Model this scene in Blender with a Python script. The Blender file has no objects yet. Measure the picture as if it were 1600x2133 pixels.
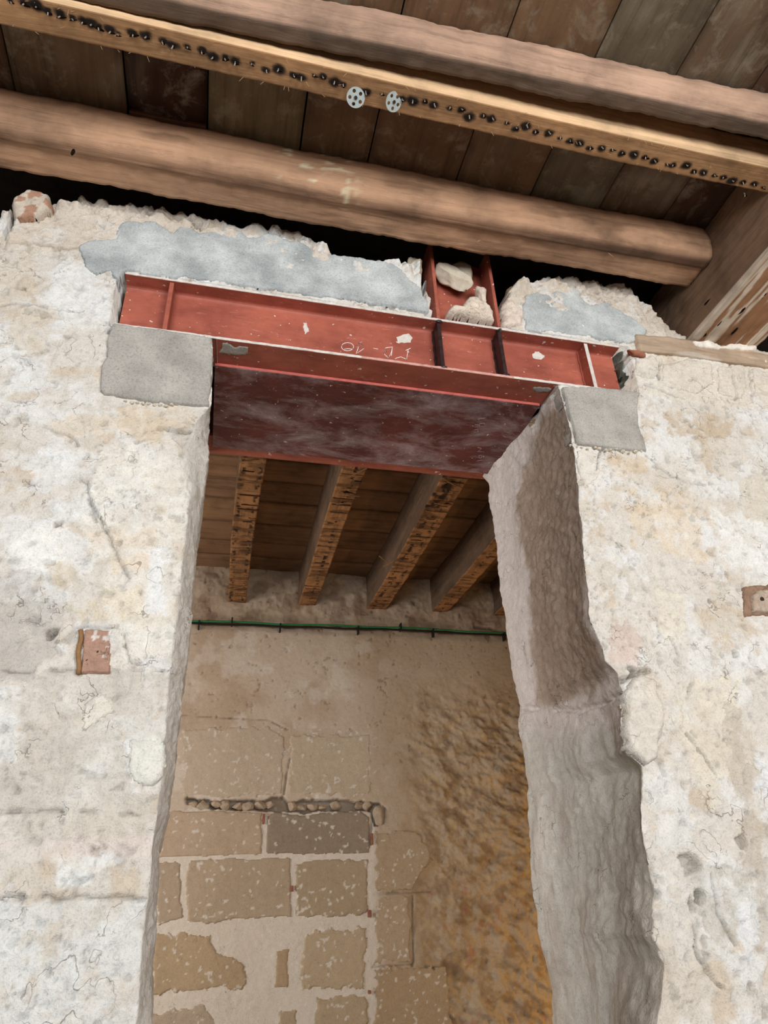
import bpy, bmesh, math, random
import numpy as np
from mathutils import Matrix, Vector

# ------------------------------------------------------------------ camera
F = 1400.0                                   # focal length in pixels of the 1600x2133 frame
RC = np.array([[0.97219015, 0.03885893, -0.23094652],
               [0.07981008, 0.87213466, 0.48271263],
               [0.22017416, -0.48772032, 0.8447794]])   # world (X,-Z,Y) -> camera (right,down,forward)
CAM = np.array([0.0, -1.4, 1.55])
scene = bpy.context.scene
COL = scene.collection
cd = bpy.data.cameras.new('camera')
cd.sensor_fit = 'VERTICAL'; cd.sensor_height = 24.0; cd.lens = 24.0 * F / 2133.0
cd.clip_start = 0.02
cam = bpy.data.objects.new('camera', cd); COL.objects.link(cam)
def _w(v): return Vector((v[0], v[2], -v[1]))
rgt, dwn, fwd = _w(RC[0]), _w(RC[1]), _w(RC[2])
cam.matrix_world = Matrix(((rgt.x, -dwn.x, -fwd.x, CAM[0]), (rgt.y, -dwn.y, -fwd.y, CAM[1]),
                           (rgt.z, -dwn.z, -fwd.z, CAM[2]), (0, 0, 0, 1)))
scene.camera = cam

# ------------------------------------------------------------------ world, daylight, exposure
world = bpy.data.worlds.new('sky'); scene.world = world; world.use_nodes = True
bg = world.node_tree.nodes['Background']
bg.inputs['Color'].default_value = (0.80, 0.90, 1.0, 1); bg.inputs['Strength'].default_value = 2.0
def area(name, loc, rot, sx, sy, power, color):
    l = bpy.data.lights.new(name, 'AREA'); l.shape = 'RECTANGLE'; l.size = sx; l.size_y = sy
    l.energy = power; l.color = color
    o = bpy.data.objects.new(name, l); COL.objects.link(o); o.location = loc; o.rotation_euler = rot
    return o
# daylight coming in through the two tall windows of the near room's rear wall
area('window_and_fill_light', (1.55, -3.62, 2.25), (math.radians(90), 0, 0), 1.5, 1.8, 101, (1.0, 0.975, 0.94))
area('window_and_fill_light', (-0.95, -3.62, 2.25), (math.radians(90), 0, 0), 1.1, 1.8, 80, (0.94, 0.97, 1.0))
# added fill light at an unseen left-side opening, brightens the far room
area('window_and_fill_light', (-2.36, 1.25, 1.7), (math.radians(90), 0, math.radians(-90)), 0.9, 1.4, 44, (1.0, 0.95, 0.9))
# warm work lamp standing low in the far room, right of the doorway
def lamp(loc, power, color, radius):
    l = bpy.data.lights.new('work_lamp_light', 'POINT'); l.energy = power; l.color = color; l.shadow_soft_size = radius
    o = bpy.data.objects.new('work_lamp_light', l); COL.objects.link(o); o.location = loc
lamp((2.45, 2.05, 1.15), 17, (1.0, 0.66, 0.27), 0.09)
vs = scene.view_settings
scene.display_settings.display_device = 'sRGB'
vs.view_transform = 'Standard'; vs.look = 'None'; vs.gamma = 1.0; vs.exposure = 0.0; vs.use_curve_mapping = False
scene.cycles.max_bounces = 4; scene.cycles.diffuse_bounces = 3; scene.cycles.use_adaptive_sampling = True; scene.cycles.adaptive_threshold = 0.04; scene.cycles.glossy_bounces = 2
scene.cycles.use_denoising = True

# ------------------------------------------------------------------ helpers: pixels to places
def ray(px, py):
    w = RC.T @ np.array([px - 800.0, py - 1066.5, F]); return np.array([w[0], w[2], -w[1]])
def onY(px, py, y=0.0): d = ray(px, py); return CAM + d * (y - CAM[1]) / d[1]
def onX(px, py, x): d = ray(px, py); return CAM + d * (x - CAM[0]) / d[0]
def onZ(px, py, z): d = ray(px, py); return CAM + d * (z - CAM[2]) / d[2]
def XZ(pts, y=0.0): return np.array([onY(*p, y)[[0, 2]] for p in pts])
def YZ(pts, x): return np.array([onX(*p, x)[[1, 2]] for p in pts])

# ------------------------------------------------------------------ helpers: noise
def _hash(i, j, k):
    n = (i * 374761393 + j * 668265263 + k * 1274126177) & 0xffffffff
    n = ((n ^ (n >> 13)) * 1103515245) & 0xffffffff
    n = (n ^ (n >> 16)) & 0xffff
    return n / 32767.5 - 1.0
def noise2(x, y, seed=0):
    xi = np.floor(x).astype(np.int64); yi = np.floor(y).astype(np.int64)
    u = x - xi; v = y - yi
    u = u * u * u * (u * (u * 6 - 15) + 10); v = v * v * v * (v * (v * 6 - 15) + 10)
    a = _hash(xi, yi, seed); b = _hash(xi + 1, yi, seed); c = _hash(xi, yi + 1, seed); d = _hash(xi + 1, yi + 1, seed)
    return (a * (1 - u) + b * u) * (1 - v) + (c * (1 - u) + d * u) * v
def fbm(x, y, f, oct=4, seed=0, gain=0.5):
    s = 0; a = 1.0; t = 0
    for o in range(oct):
        s = s + a * noise2(x * f + 17.3 * o, y * f - 9.1 * o, seed + o * 31); t += a; a *= gain; f *= 2.03
    return s / t
def noise3(P, f, seed=0):
    return (noise2(P[..., 0] * f + 5.1, P[..., 1] * f + P[..., 2] * f * 0.73, seed) +
            noise2(P[..., 1] * f - 3.7, P[..., 2] * f - P[..., 0] * f * 0.61, seed + 7)) * 0.6
def sstep(a, b, x):
    t = np.clip((x - a) / (b - a), 0, 1); return t * t * (3 - 2 * t)
def polydist(px, py, poly, closed=True):
    """signed distance to a polygon (positive inside) or plain distance to a polyline"""
    poly = np.asarray(poly, float); n = len(poly)
    d = np.full(px.shape, 1e9); ins = np.zeros(px.shape, bool)
    for i in range(n if closed else n - 1):
        ax, ay = poly[i]; bx, by = poly[(i + 1) % n]
        ex, ey = bx - ax, by - ay
        t = np.clip(((px - ax) * ex + (py - ay) * ey) / (ex * ex + ey * ey + 1e-12), 0, 1)
        d = np.minimum(d, np.hypot(px - ax - t * ex, py - ay - t * ey))
        if closed:
            ins ^= ((ay > py) != (by > py)) & (px < ex * (py - ay) / (ey if ey != 0 else 1e-12) + ax)
    return np.where(ins, d, -d) if closed else d
def srgb(r, g, b):
    c = np.array([r, g, b], float) / 255.0
    return np.where(c <= 0.04045, c / 12.92, ((c + 0.055) / 1.055) ** 2.4)

# ------------------------------------------------------------------ helpers: meshes and objects
def finish(name, me, mat, parent=None, smooth=True, label=None, cat=None, kind=None, group=None):
    o = bpy.data.objects.new(name, me); COL.objects.link(o)
    if mat is not None and not me.materials: me.materials.append(mat)
    if smooth and len(me.polygons): me.polygons.foreach_set('use_smooth', np.ones(len(me.polygons), bool))
    if parent is not None: o.parent = parent
    tag(o, label, cat, kind, group)
    return o
def tag(o, label=None, cat=None, kind=None, group=None):
    if label: o['label'] = label
    if cat: o['category'] = cat
    if kind: o['kind'] = kind
    if group: o['group'] = group
    return o
def empty(name, loc, label=None, cat=None, kind=None, group=None):
    o = bpy.data.objects.new(name, None); COL.objects.link(o); o.location = loc; o.empty_display_size = 0.05
    bpy.context.view_layer.update()
    return tag(o, label, cat, kind, group)
def keep(o, parent):
    """parent a world-placed mesh under an Empty without moving it"""
    o.parent = parent
    o.matrix_parent_inverse = Matrix.Translation(-Vector(parent.location)) if parent.type == 'EMPTY' else Matrix()   # meshes keep world coordinates
    return o
def mesh_np(name, V, Q, C=None):
    me = bpy.data.meshes.new(name)
    V = np.asarray(V, np.float32); Q = np.asarray(Q, np.int32); k = Q.shape[1]
    me.vertices.add(len(V)); me.vertices.foreach_set('co', V.ravel())
    me.loops.add(Q.size); me.loops.foreach_set('vertex_index', Q.ravel())
    me.polygons.add(len(Q)); me.polygons.foreach_set('loop_start', np.arange(0, Q.size, k, dtype=np.int32))
    me.update(calc_edges=True); me.validate()
    if C is not None: set_col(me, C)
    return me
def set_col(me, C):
    a = me.color_attributes.new('Col', 'FLOAT_COLOR', 'POINT')
    a.data.foreach_set('color', np.concatenate([C, np.ones((len(C), 1))], 1).astype(np.float32).ravel())
def grid_mesh(name, P, C=None, mask=None, flip=False):
    nr, nc = P.shape[:2]
    idx = np.arange(nr * nc).reshape(nr, nc)
    q = np.stack([idx[:-1, :-1], idx[:-1, 1:], idx[1:, 1:], idx[1:, :-1]], -1)
    q = q.reshape(-1, 4) if mask is None else q[mask]
    if flip: q = q[:, ::-1]
    used = np.unique(q); re = np.full(nr * nc, -1, np.int64); re[used] = np.arange(len(used))
    return mesh_np(name, P.reshape(-1, 3)[used], re[q], None if C is None else C.reshape(-1, 3)[used])
def pydata(name, v, f, C=None):
    me = bpy.data.meshes.new(name); me.from_pydata([tuple(p) for p in v], [], [tuple(q) for q in f]); me.update()
    if C is not None: set_col(me, np.asarray(C))
    return me
def bm_mesh(name, bm):
    me = bpy.data.meshes.new(name); bm.to_mesh(me); bm.free(); return me
def box_mesh(name, x0, x1, y0, y1, z0, z1, bevel=0.0, seg=1):
    bm = bmesh.new(); bmesh.ops.create_cube(bm, size=1)
    for v in bm.verts:
        v.co = ((x0 + x1) / 2 + v.co.x * (x1 - x0), (y0 + y1) / 2 + v.co.y * (y1 - y0), (z0 + z1) / 2 + v.co.z * (z1 - z0))
    if bevel: bmesh.ops.bevel(bm, geom=list(bm.edges), offset=bevel, segments=seg, affect='EDGES')
    return bm_mesh(name, bm)
def tube_mesh(name, pts, r, n=8, flat=1.0, axis=None):
    """a tube through points; flat squashes it along axis (0,1,2)"""
    P = np.asarray(pts, float); V = []; Q = []
    for i in range(len(P)):
        t = P[min(i + 1, len(P) - 1)] - P[max(i - 1, 0)]; t = t / (np.linalg.norm(t) + 1e-12)
        a = np.array([0, 0, 1.0]) if abs(t[2]) < 0.9 else np.array([1.0, 0, 0])
        u = np.cross(t, a); u /= np.linalg.norm(u); w = np.cross(t, u)
        for k in range(n):
            g = 2 * math.pi * k / n; d = (u * math.cos(g) + w * math.sin(g)) * r
            if axis is not None: d[axis] *= flat
            V.append(P[i] + d)
    for i in range(len(P) - 1):
        for k in range(n):
            Q.append((i * n + k, i * n + (k + 1) % n, (i + 1) * n + (k + 1) % n, (i + 1) * n + k))
    Q.append(tuple(range(n))[::-1]); Q.append(tuple((len(P) - 1) * n + k for k in range(n)))
    return pydata(name, V, Q)
def rock_mesh(name, c, size, seed, sub=3, amp=0.22, flat=0.0, rot=0.0):
    bm = bmesh.new(); bmesh.ops.create_icosphere(bm, subdivisions=sub, radius=1)
    V = np.array([v.co for v in bm.verts])
    rng = np.random.RandomState(seed)
    for k in range(7):                                      # chop facets
        n = rng.normal(size=3); n /= np.linalg.norm(n); d = V @ n; lim = rng.uniform(0.55, 0.85)
        V = V - np.outer(np.maximum(d - lim, 0), n)
    V *= 1 + amp * noise3(V + seed * 3.3, 2.2, seed)[:, None] + amp * 0.35 * noise3(V + seed, 7.0, seed + 3)[:, None]
    V *= np.asarray(size) / 2
    cr, sr = math.cos(rot), math.sin(rot); x, z = V[:, 0].copy(), V[:, 2].copy()
    V[:, 0], V[:, 2] = x * cr - z * sr, x * sr + z * cr
    for v, p in zip(bm.verts, V): v.co = p + np.asarray(c)
    return bm_mesh(name, bm)

# ------------------------------------------------------------------ materials
MATS = {}
def nodes_mat(name):
    m = bpy.data.materials.new(name); m.use_nodes = True; nt = m.node_tree
    return m, nt, nt.nodes['Principled BSDF']
def N(nt, t, **kw):
    n = nt.nodes.new(t)
    for k, v in kw.items(): setattr(n, k, v)
    return n
def mixc(nt, fac, a, b, mode='MIX'):
    n = N(nt, 'ShaderNodeMix', data_type='RGBA', blend_type=mode)
    for s, v in ((n.inputs[0], fac), (n.inputs[6], a), (n.inputs[7], b)):
        if hasattr(v, 'is_output'): nt.links.new(v, s)
        elif isinstance(v, (int, float)): s.default_value = v
        else: s.default_value = (*v, 1)
    return n.outputs[2]
def ramp(nt, src, stops):
    r = N(nt, 'ShaderNodeValToRGB'); e = r.color_ramp.elements
    while len(e) < len(stops): e.new(0.5)
    for el, (p, c) in zip(e, stops): el.position = p; el.color = (c, c, c, 1) if np.isscalar(c) else (*c, 1)
    nt.links.new(src, r.inputs[0]); return r.outputs[0]
def tex(nt, scale, detail=5, rough=0.6, vec=None, dist=0.0):
    n = N(nt, 'ShaderNodeTexNoise'); n.inputs['Scale'].default_value = scale; n.inputs['Detail'].default_value = detail
    n.inputs['Roughness'].default_value = rough; n.inputs['Distortion'].default_value = dist
    if vec is not None: nt.links.new(vec, n.inputs['Vector'])
    return n.outputs[0]
def coords(nt, scale=(1, 1, 1), rnd=False):
    t = N(nt, 'ShaderNodeTexCoord'); mp = N(nt, 'ShaderNodeMapping'); mp.inputs['Scale'].default_value = scale
    nt.links.new(t.outputs['Object'], mp.inputs['Vector'])
    if rnd:
        oi = N(nt, 'ShaderNodeObjectInfo'); mu = N(nt, 'ShaderNodeMath', operation='MULTIPLY'); mu.inputs[1].default_value = 37.0
        nt.links.new(oi.outputs['Random'], mu.inputs[0]); nt.links.new(mu.outputs[0], mp.inputs['Location'])
    return mp.outputs[0]
def bump(nt, p, layers, dist=0.002):
    prev = None
    for h, s, d in layers:
        b = N(nt, 'ShaderNodeBump'); b.inputs['Strength'].default_value = s; b.inputs['Distance'].default_value = d
        nt.links.new(h, b.inputs['Height'])
        if prev is not None: nt.links.new(prev, b.inputs['Normal'])
        prev = b.outputs[0]
    nt.links.new(prev, p.inputs['Normal'])

def plaster_mat(name, lo=0.86, hi=1.08, b1=0.5, rough=0.92, crack=0.6):
    """vertex-painted lime plaster, mortar or stone with fine procedural mottling, creases and grit"""
    m, nt, p = nodes_mat(name); v = coords(nt)
    at = N(nt, 'ShaderNodeVertexColor', layer_name='Col').outputs[0]
    med = tex(nt, 38, 6, 0.72, v, 0.4); fine = tex(nt, 230, 4, 0.7, v)
    c = mixc(nt, 1.0, at, ramp(nt, med, [(0.28, lo), (0.5, 1.0), (0.72, hi)]), 'MULTIPLY')
    c = mixc(nt, 0.85, c, ramp(nt, fine, [(0.32, 0.74), (0.48, 0.99), (0.8, 1.06)]), 'MULTIPLY')
    t2 = N(nt, 'ShaderNodeTexNoise', noise_type='RIDGED_MULTIFRACTAL'); t2.inputs['Scale'].default_value = 21; t2.inputs['Detail'].default_value = 5
    t2.inputs['Roughness'].default_value = 0.62; t2.inputs['Distortion'].default_value = 0.35; nt.links.new(v, t2.inputs['Vector'])
    if 'Normalize' in [i_.name for i_ in t2.inputs]: t2.inputs['Normalize'].default_value = True
    rdg = ramp(nt, t2.outputs[0], [(0.30, 0.0), (0.9, 1.0)])
    crk = None
    for sc_, th_, seed_ in ((6.5, 0.0042, 0.0), (16.0, 0.008, 4.0)):
        mp = coords(nt); mp.node.inputs['Location'].default_value = (seed_, seed_ * 2, seed_)
        n_ = tex(nt, sc_, 4, 0.52, mp, 0.15)
        a_ = N(nt, 'ShaderNodeMath', operation='SUBTRACT'); a_.inputs[1].default_value = 0.5; nt.links.new(n_, a_.inputs[0])
        b_ = N(nt, 'ShaderNodeMath', operation='ABSOLUTE'); nt.links.new(a_.outputs[0], b_.inputs[0])
        line = ramp(nt, b_.outputs[0], [(0.0, 1.0), (th_, 0.0)])
        msk = ramp(nt, tex(nt, sc_ * 0.8, 3, 0.5, mp.node.outputs[0]), [(0.55, 0.0), (0.64, 1.0)])
        l_ = mixc(nt, 1.0, line, msk, 'MULTIPLY')
        crk = l_ if crk is None else mixc(nt, 1.0, crk, l_, 'LIGHTEN')
    c = mixc(nt, mixc(nt, 1.0, crk, (crack,) * 3, 'MULTIPLY'), c, tuple(srgb(104, 88, 74)))
    inv = N(nt, 'ShaderNodeMath', operation='SUBTRACT'); inv.inputs[0].default_value = 1.0; nt.links.new(crk, inv.inputs[1])
    nt.links.new(c, p.inputs['Base Color']); p.inputs['Roughness'].default_value = rough
    p.inputs['Specular IOR Level'].default_value = 0.12
    bump(nt, p, [(inv.outputs[0], crack, 0.003), (rdg, b1 * 0.7, 0.004), (med, b1, 0.006), (fine, b1 * 0.9, 0.0018)])
    MATS[name] = m
plaster_mat('plaster', .82, 1.06, 0.9, crack=0.6); plaster_mat('stonework', 0.9, 1.06, 0.4, crack=0.3); plaster_mat('grit', 0.72, 1.15, 0.9)

def flat_mat(name, col, lo=0.8, hi=1.1, scale=40, rough=0.85, metal=0.0, bstr=0.3, bscale=120, spec=0.3):
    m, nt, p = nodes_mat(name); v = coords(nt)
    g = ramp(nt, tex(nt, scale, 6, 0.65, v), [(0.3, lo), (0.7, hi)])
    nt.links.new(mixc(nt, 1.0, tuple(col), g, 'MULTIPLY'), p.inputs['Base Color'])
    p.inputs['Roughness'].default_value = rough; p.inputs['Metallic'].default_value = metal
    p.inputs['Specular IOR Level'].default_value = spec
    if bstr: bump(nt, p, [(tex(nt, bscale, 4, 0.6, v), bstr, 0.002)])
    MATS[name] = m; return m
def concrete_mat(name, col, hi):
    m, nt, p = nodes_mat(name); v = coords(nt)
    a = ramp(nt, tex(nt, 9, 5, 0.6, v), [(0.35, 0.0), (0.68, 1.0)])
    c = mixc(nt, a, tuple(col), tuple(hi))
    c = mixc(nt, 0.85, c, ramp(nt, tex(nt, 190, 5, 0.75, v), [(0.34, 0.62), (0.5, 1.0), (0.75, 1.08)]), 'MULTIPLY')
    nt.links.new(c, p.inputs['Base Color']); p.inputs['Roughness'].default_value = 0.9
    p.inputs['Specular IOR Level'].default_value = 0.2
    bump(nt, p, [(tex(nt, 45, 6, 0.7, v), 0.45, 0.005), (tex(nt, 240, 4, 0.7, v), 0.6, 0.0022)])
    MATS[name] = m
concrete_mat('cement_blue', srgb(158, 163, 163), srgb(206, 210, 208))
concrete_mat('cement_grey', srgb(154, 150, 143), srgb(184, 179, 171))

def wood_mat(name, axis, rough=0.78, rnd=False, contrast=1.0, dust=0.0):
    """vertex-tinted old timber with grain along the given axis (0 = x, 1 = y)"""
    m, nt, p = nodes_mat(name)
    s = [34.0, 34.0, 34.0]; s[axis] = 1.6
    v = coords(nt, tuple(s), rnd); v2 = coords(nt, (1, 1, 1), rnd)
    at = N(nt, 'ShaderNodeVertexColor', layer_name='Col').outputs[0]
    grain = tex(nt, 1.0, 8, 0.72, v, 0.9)
    c = mixc(nt, contrast, at, ramp(nt, grain, [(0.28, 0.48), (0.46, 0.9), (0.56, 1.0), (0.75, 1.2)]), 'MULTIPLY')
    blot = ramp(nt, tex(nt, 6.5, 5, 0.6, v2), [(0.30, 0.52), (0.48, 0.92), (0.64, 1.10)])
    c = mixc(nt, 0.8, c, blot, 'MULTIPLY')
    if dust:
        dm = ramp(nt, tex(nt, 13, 7, 0.72, v2, 0.5), [(0.52, 0.0), (0.66, dust)])
        c = mixc(nt, dm, c, tuple(srgb(150, 138, 120)))
    nt.links.new(c, p.inputs['Base Color']); p.inputs['Roughness'].default_value = rough
    p.inputs['Specular IOR Level'].default_value = 0.25
    bump(nt, p, [(grain, 0.8, 0.005), (tex(nt, 90, 5, 0.7, v2), 0.35, 0.003)])
    MATS[name] = m
wood_mat('wood_x', 0); wood_mat('wood_y', 1); wood_mat('board_y', 1, rnd=True, dust=0.55); wood_mat('board_x', 0, rnd=True, dust=0.2)

def steel_mat(name, cloud):
    """red oxide primer with lime splashes, scratches and chalky smears"""
    m, nt, p = nodes_mat(name); v = coords(nt)
    base = mixc(nt, ramp(nt, tex(nt, 7, 5, 0.6, v), [(0.35, 0.0), (0.7, 1.0)]), tuple(srgb(*((150, 78, 63) if not cloud else (92, 46, 43)))), tuple(srgb(*((180, 100, 80) if not cloud else (118, 60, 54)))))  # plate's copy of the primer is darker, its soffit shade painted in
    dark = ramp(nt, tex(nt, 30, 6, 0.7, coords(nt, (0.35, 1, 1))), [(0.3, 0.55), (0.55, 1.0)])
    base = mixc(nt, 0.6, base, dark, 'MULTIPLY')
    sp = ramp(nt, tex(nt, 62, 2, 0.5, v), [(0.70, 0.0), (0.73, 1.0)])
    base = mixc(nt, sp, base, tuple(srgb(214, 200, 190)))
    scr = ramp(nt, tex(nt, 26, 6, 0.8, coords(nt, (0.6, 2.0, 2.5)), 1.5), [(0.61, 0.0), (0.68, 0.55)])
    base = mixc(nt, scr, base, tuple(srgb(205, 170, 160)))
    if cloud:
        cl = ramp(nt, tex(nt, 6.0, 9, 0.74, coords(nt, (0.7, 1.5, 1)), 0.35), [(0.45, 0.0), (0.56, 0.32), (0.64, 0.62), (0.69, 0.92)])  # whitish clouds: lime stains together with a painted sheen
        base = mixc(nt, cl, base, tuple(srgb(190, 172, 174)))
    nt.links.new(base, p.inputs['Base Color'])
    p.inputs['Roughness'].default_value = 0.55; p.inputs['Specular IOR Level'].default_value = 0.35
    bump(nt, p, [(tex(nt, 40, 5, 0.6, v), 0.15, 0.003), (tex(nt, 240, 3, 0.6, v), 0.2, 0.001)])
    MATS[name] = m
steel_mat('red_primer', False); steel_mat('red_primer_stained_shaded', True)
flat_mat('burnt_steel', srgb(58, 42, 42), 0.6, 1.5, 60, 0.45, 0.3, 0.2)
flat_mat('bright_red_edge', srgb(188, 98, 88), 0.8, 1.1, 60, 0.6)
flat_mat('limed_edge', srgb(214, 206, 198), 0.75, 1.1, 50, 0.85)
flat_mat('chalk', srgb(238, 226, 220), 0.8, 1.05, 200, 0.95)
flat_mat('chalk_faint', srgb(176, 140, 138), 0.7, 1.05, 200, 0.95)
flat_mat('nail_iron', srgb(62, 52, 46), 0.6, 1.3, 200, 0.6, 0.5, 0.2)
flat_mat('nail_dusty', srgb(150, 138, 122), 0.6, 1.2, 200, 0.8, 0.1, 0.2)
flat_mat('char', srgb(30, 22, 18), 0.5, 1.5, 120, 1.0, 0, 0.3, spec=0.0)
flat_mat('zinc', srgb(186, 196, 194), 0.85, 1.08, 60, 0.5, 0.35, 0.1)
flat_mat('cable_black', srgb(28, 28, 26), 0.8, 1.2, 60, 0.6)
flat_mat('cable_green', srgb(46, 128, 70), 0.8, 1.1, 60, 0.5)
flat_mat('red_brick', srgb(160, 104, 80), 0.7, 1.2, 50, 0.95, 0, 0.5, 150)
flat_mat('stone_cream', srgb(206, 194, 174), 0.78, 1.12, 30, 0.95, 0, 0.6, 90)
flat_mat('stone_brown', srgb(160, 136, 104), 0.7, 1.15, 30, 0.95, 0, 0.6, 90)
flat_mat('stone_pebble', srgb(186, 164, 140), 0.78, 1.1, 30, 0.95, 0, 0.5, 90)
flat_mat('crumbs', srgb(216, 200, 184), 0.7, 1.12, 60, 0.95, 0, 0.9, 160)
flat_mat('plastic_film', srgb(96, 98, 88), 0.5, 1.3, 30, 0.3, 0, 0.5, 60)
flat_mat('lath_wood', srgb(150, 112, 74), 0.7, 1.1, 60, 0.85)
flat_mat('splinter_wood', srgb(176, 142, 104), 0.7, 1.1, 60, 0.85)
flat_mat('room_paint', srgb(150, 142, 132), 0.9, 1.05, 8, 0.95, 0, 0.2)
flat_mat('floor_cement', srgb(104, 96, 88), 0.8, 1.1, 5, 0.9, 0, 0.2)
flat_mat('window_frame_paint', srgb(205, 200, 190), 0.9, 1.05, 20, 0.6)
flat_mat('cavity_shade', srgb(52, 44, 38), 0.6, 1.3, 25, 1.0, 0, 0.8, 40)  # near-black colour stands in for the unlit void
MATS['glass'] = bpy.data.materials.new('glass'); MATS['glass'].use_nodes = True
_g = MATS['glass'].node_tree.nodes['Principled BSDF']; _g.inputs['Transmission Weight'].default_value = 1.0; _g.inputs['Roughness'].default_value = 0.0; _g.inputs['IOR'].default_value = 1.45

# ------------------------------------------------------------------ the main measures (metres)
T = 0.545                    # thickness of the wall with the doorway
ZS = 2.848                   # underside of the front steel beam
HB = 0.200                   # steel beam height
YF = 2.504                   # face of the far room's back wall
ZJ = 3.10                    # underside of the far room's joists
ZB2 = 3.322                  # underside of the far room's boards
ZB = 3.411                   # underside of the near room's boards
XT = 1.443                   # left face of the trimmer beam on the right
ZT = ZS + HB                 # top of the steel beam

# ================================================================== SETTING: the room shells
def quad(name, pts, mat, kind='structure', parent=None):
    return finish(name, pydata(name, pts, [tuple(range(len(pts)))]), MATS[mat], parent, False, kind=kind)
X0, X1, YR = -2.4, 3.4, -3.7
finish('floor', box_mesh('floor', X0, X1, YR, YF + 0.1, -0.1, 0.0), MATS['floor_cement'], smooth=False, kind='structure')
wsl = empty('wall_side_left', (X0, 0, 0), kind='structure')
for (a, b, c, d) in ((YR, .8, 0, 3.9), (1.7, YF + .2, 0, 3.9), (.8, 1.7, 0, 1.0), (.8, 1.7, 2.4, 3.9)):  # gap left for the added far-room fill light
    keep(finish('wall_panel', box_mesh('wall_panel', X0 - .2, X0, a, b, c, d), MATS['room_paint'], smooth=False), wsl)
finish('wall_side_right', box_mesh('wall_side_right', X1, X1 + 0.2, YR, YF + 0.2, 0, 3.9), MATS['room_paint'], smooth=False, kind='structure')
wr = empty('wall_rear', (0.5, YR, 0), kind='structure')
wins = [(-1.55, -0.35), (0.75, 2.35)]
xs = [X0, wins[0][0], wins[0][1], wins[1][0], wins[1][1], X1]
for i in range(0, 6, 2):
    keep(finish('wall_panel', box_mesh('wall_panel', xs[i], xs[i + 1], YR - 0.3, YR, 0, 3.9), MATS['room_paint'], smooth=False), wr)
for k, (a, b) in enumerate(wins):
    keep(finish('wall_panel', box_mesh('wall_panel', a, b, YR - 0.3, YR, 3.2, 3.9), MATS['room_paint'], smooth=False), wr)
    keep(finish('wall_panel', box_mesh('wall_panel', a, b, YR - 0.3, YR, 0, 1.3), MATS['room_paint'], smooth=False), wr)
    w = empty('window_%d' % (k + 1), (a, YR - 0.15, 1.3), kind='structure')
    for (p, q, r, s) in ((a, b, 1.3, 1.36), (a, b, 3.14, 3.2), (a, a + .06, 1.36, 3.14), (b - .06, b, 1.36, 3.14), ((a + b) / 2 - .03, (a + b) / 2 + .03, 1.36, 3.14)):
        keep(finish('window_frame', box_mesh('window_frame', p, q, YR - .18, YR - .12, r, s), MATS['window_frame_paint'], smooth=False), w)

# ================================================================== SETTING: wall with the doorway
CREAM = srgb(217, 210, 200); WHITE = srgb(231, 231, 229); TAN = srgb(204, 192, 175); GREY = srgb(190, 184, 176)
RUBBLE = srgb(210, 196, 179); PINK = srgb(206, 178, 168)
TOP = [(-700, 470), (-60, 492), (6, 492), (20, 436), (34, 410), (70, 401), (104, 408), (122, 412), (170, 404), (250, 416), (320, 424), (420, 446),
       (520, 466), (600, 470), (640, 484), (662, 502), (690, 524), (720, 532), (790, 546), (822, 536), (850, 533), (874, 548), (884, 575), (880, 606),
       (888, 652), (905, 662), (1045, 684), (1056, 640), (1060, 600), (1086, 578), (1130, 572), (1200, 576), (1300, 588), (1402, 600), (1410, 640), (1428, 700), (1500, 712), (2400, 870)]
TOPXZ = XZ(TOP); TOPXZ = TOPXZ[np.argsort(TOPXZ[:, 0], kind='stable')]
POCKET = XZ([(250, 566), (258, 576), (1318, 722), (1312, 812), (1150, 790), (244, 662)])
POCKET = np.array([(-0.345, ZS), (-0.350, ZT - 0.002), (1.205, ZT - 0.002), (1.195, ZS - 0.004)])

PAINT = []   # (polygon in pixels on the wall face, colour, strength, edge raggedness, relief in mm toward the room)
def pp(poly, col, st=0.9, rag=0.012, mm=0.0): PAINT.append((XZ(poly), np.asarray(col), st, rag, mm * 0.001))
# left pier
pp([(0, 420), (160, 410), (420, 455), (690, 525), (720, 600), (250, 480), (240, 500), (160, 520), (20, 510)], RUBBLE, 0.9, 0.02, 2)
pp([(-60, 1192), (55, 1185), (112, 1203), (138, 1245), (130, 1300), (120, 1360), (60, 1415), (-60, 1430)], GREY, 0.95, 0.012, -4)
pp([(45, 1440), (85, 1395), (352, 1398), (342, 1545), (270, 1545), (268, 1640), (320, 1660), (320, 1700), (-60, 1695), (-60, 1600), (40, 1595)], srgb(204, 197, 186), 0.95, 0.01, -3)
pp([(-60, 1418), (44, 1432), (38, 1592), (-60, 1600)], WHITE, 0.9, 0.008, 2)
pp([(175, 1470), (205, 1443), (232, 1455), (238, 1480), (210, 1505), (178, 1518)], srgb(226, 219, 200), 0.95, 0.006, 3)
pp([(272, 1545), (345, 1535), (338, 1610), (318, 1640), (280, 1632), (264, 1600)], srgb(229, 229, 220), 0.95, 0.006, 3)
pp([(215, 925), (375, 915), (395, 1030), (366, 1300), (356, 1375), (235, 1395), (230, 1310), (205, 1200), (165, 1080)], srgb(232, 226, 214), 0.75, 0.01, 3)
pp([(185, 1115), (325, 1100), (320, 1140), (190, 1150)], srgb(222, 206, 184), 0.7, 0.012, -1)
pp([(225, 1150), (320, 1160), (312, 1190), (235, 1200)], srgb(228, 208, 184), 0.6, 0.012)
pp([(205, 1230), (310, 1225), (300, 1290), (250, 1300)], srgb(228, 214, 188), 0.6, 0.012)
pp([(315, 1150), (352, 1140), (348, 1280), (302, 1280)], srgb(236, 237, 238), 0.8, 0.01)
pp([(20, 1115), (150, 1100), (160, 1170), (90, 1200), (30, 1180), (0, 1150)], srgb(238, 236, 230), 0.85, 0.015, 2)
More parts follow.
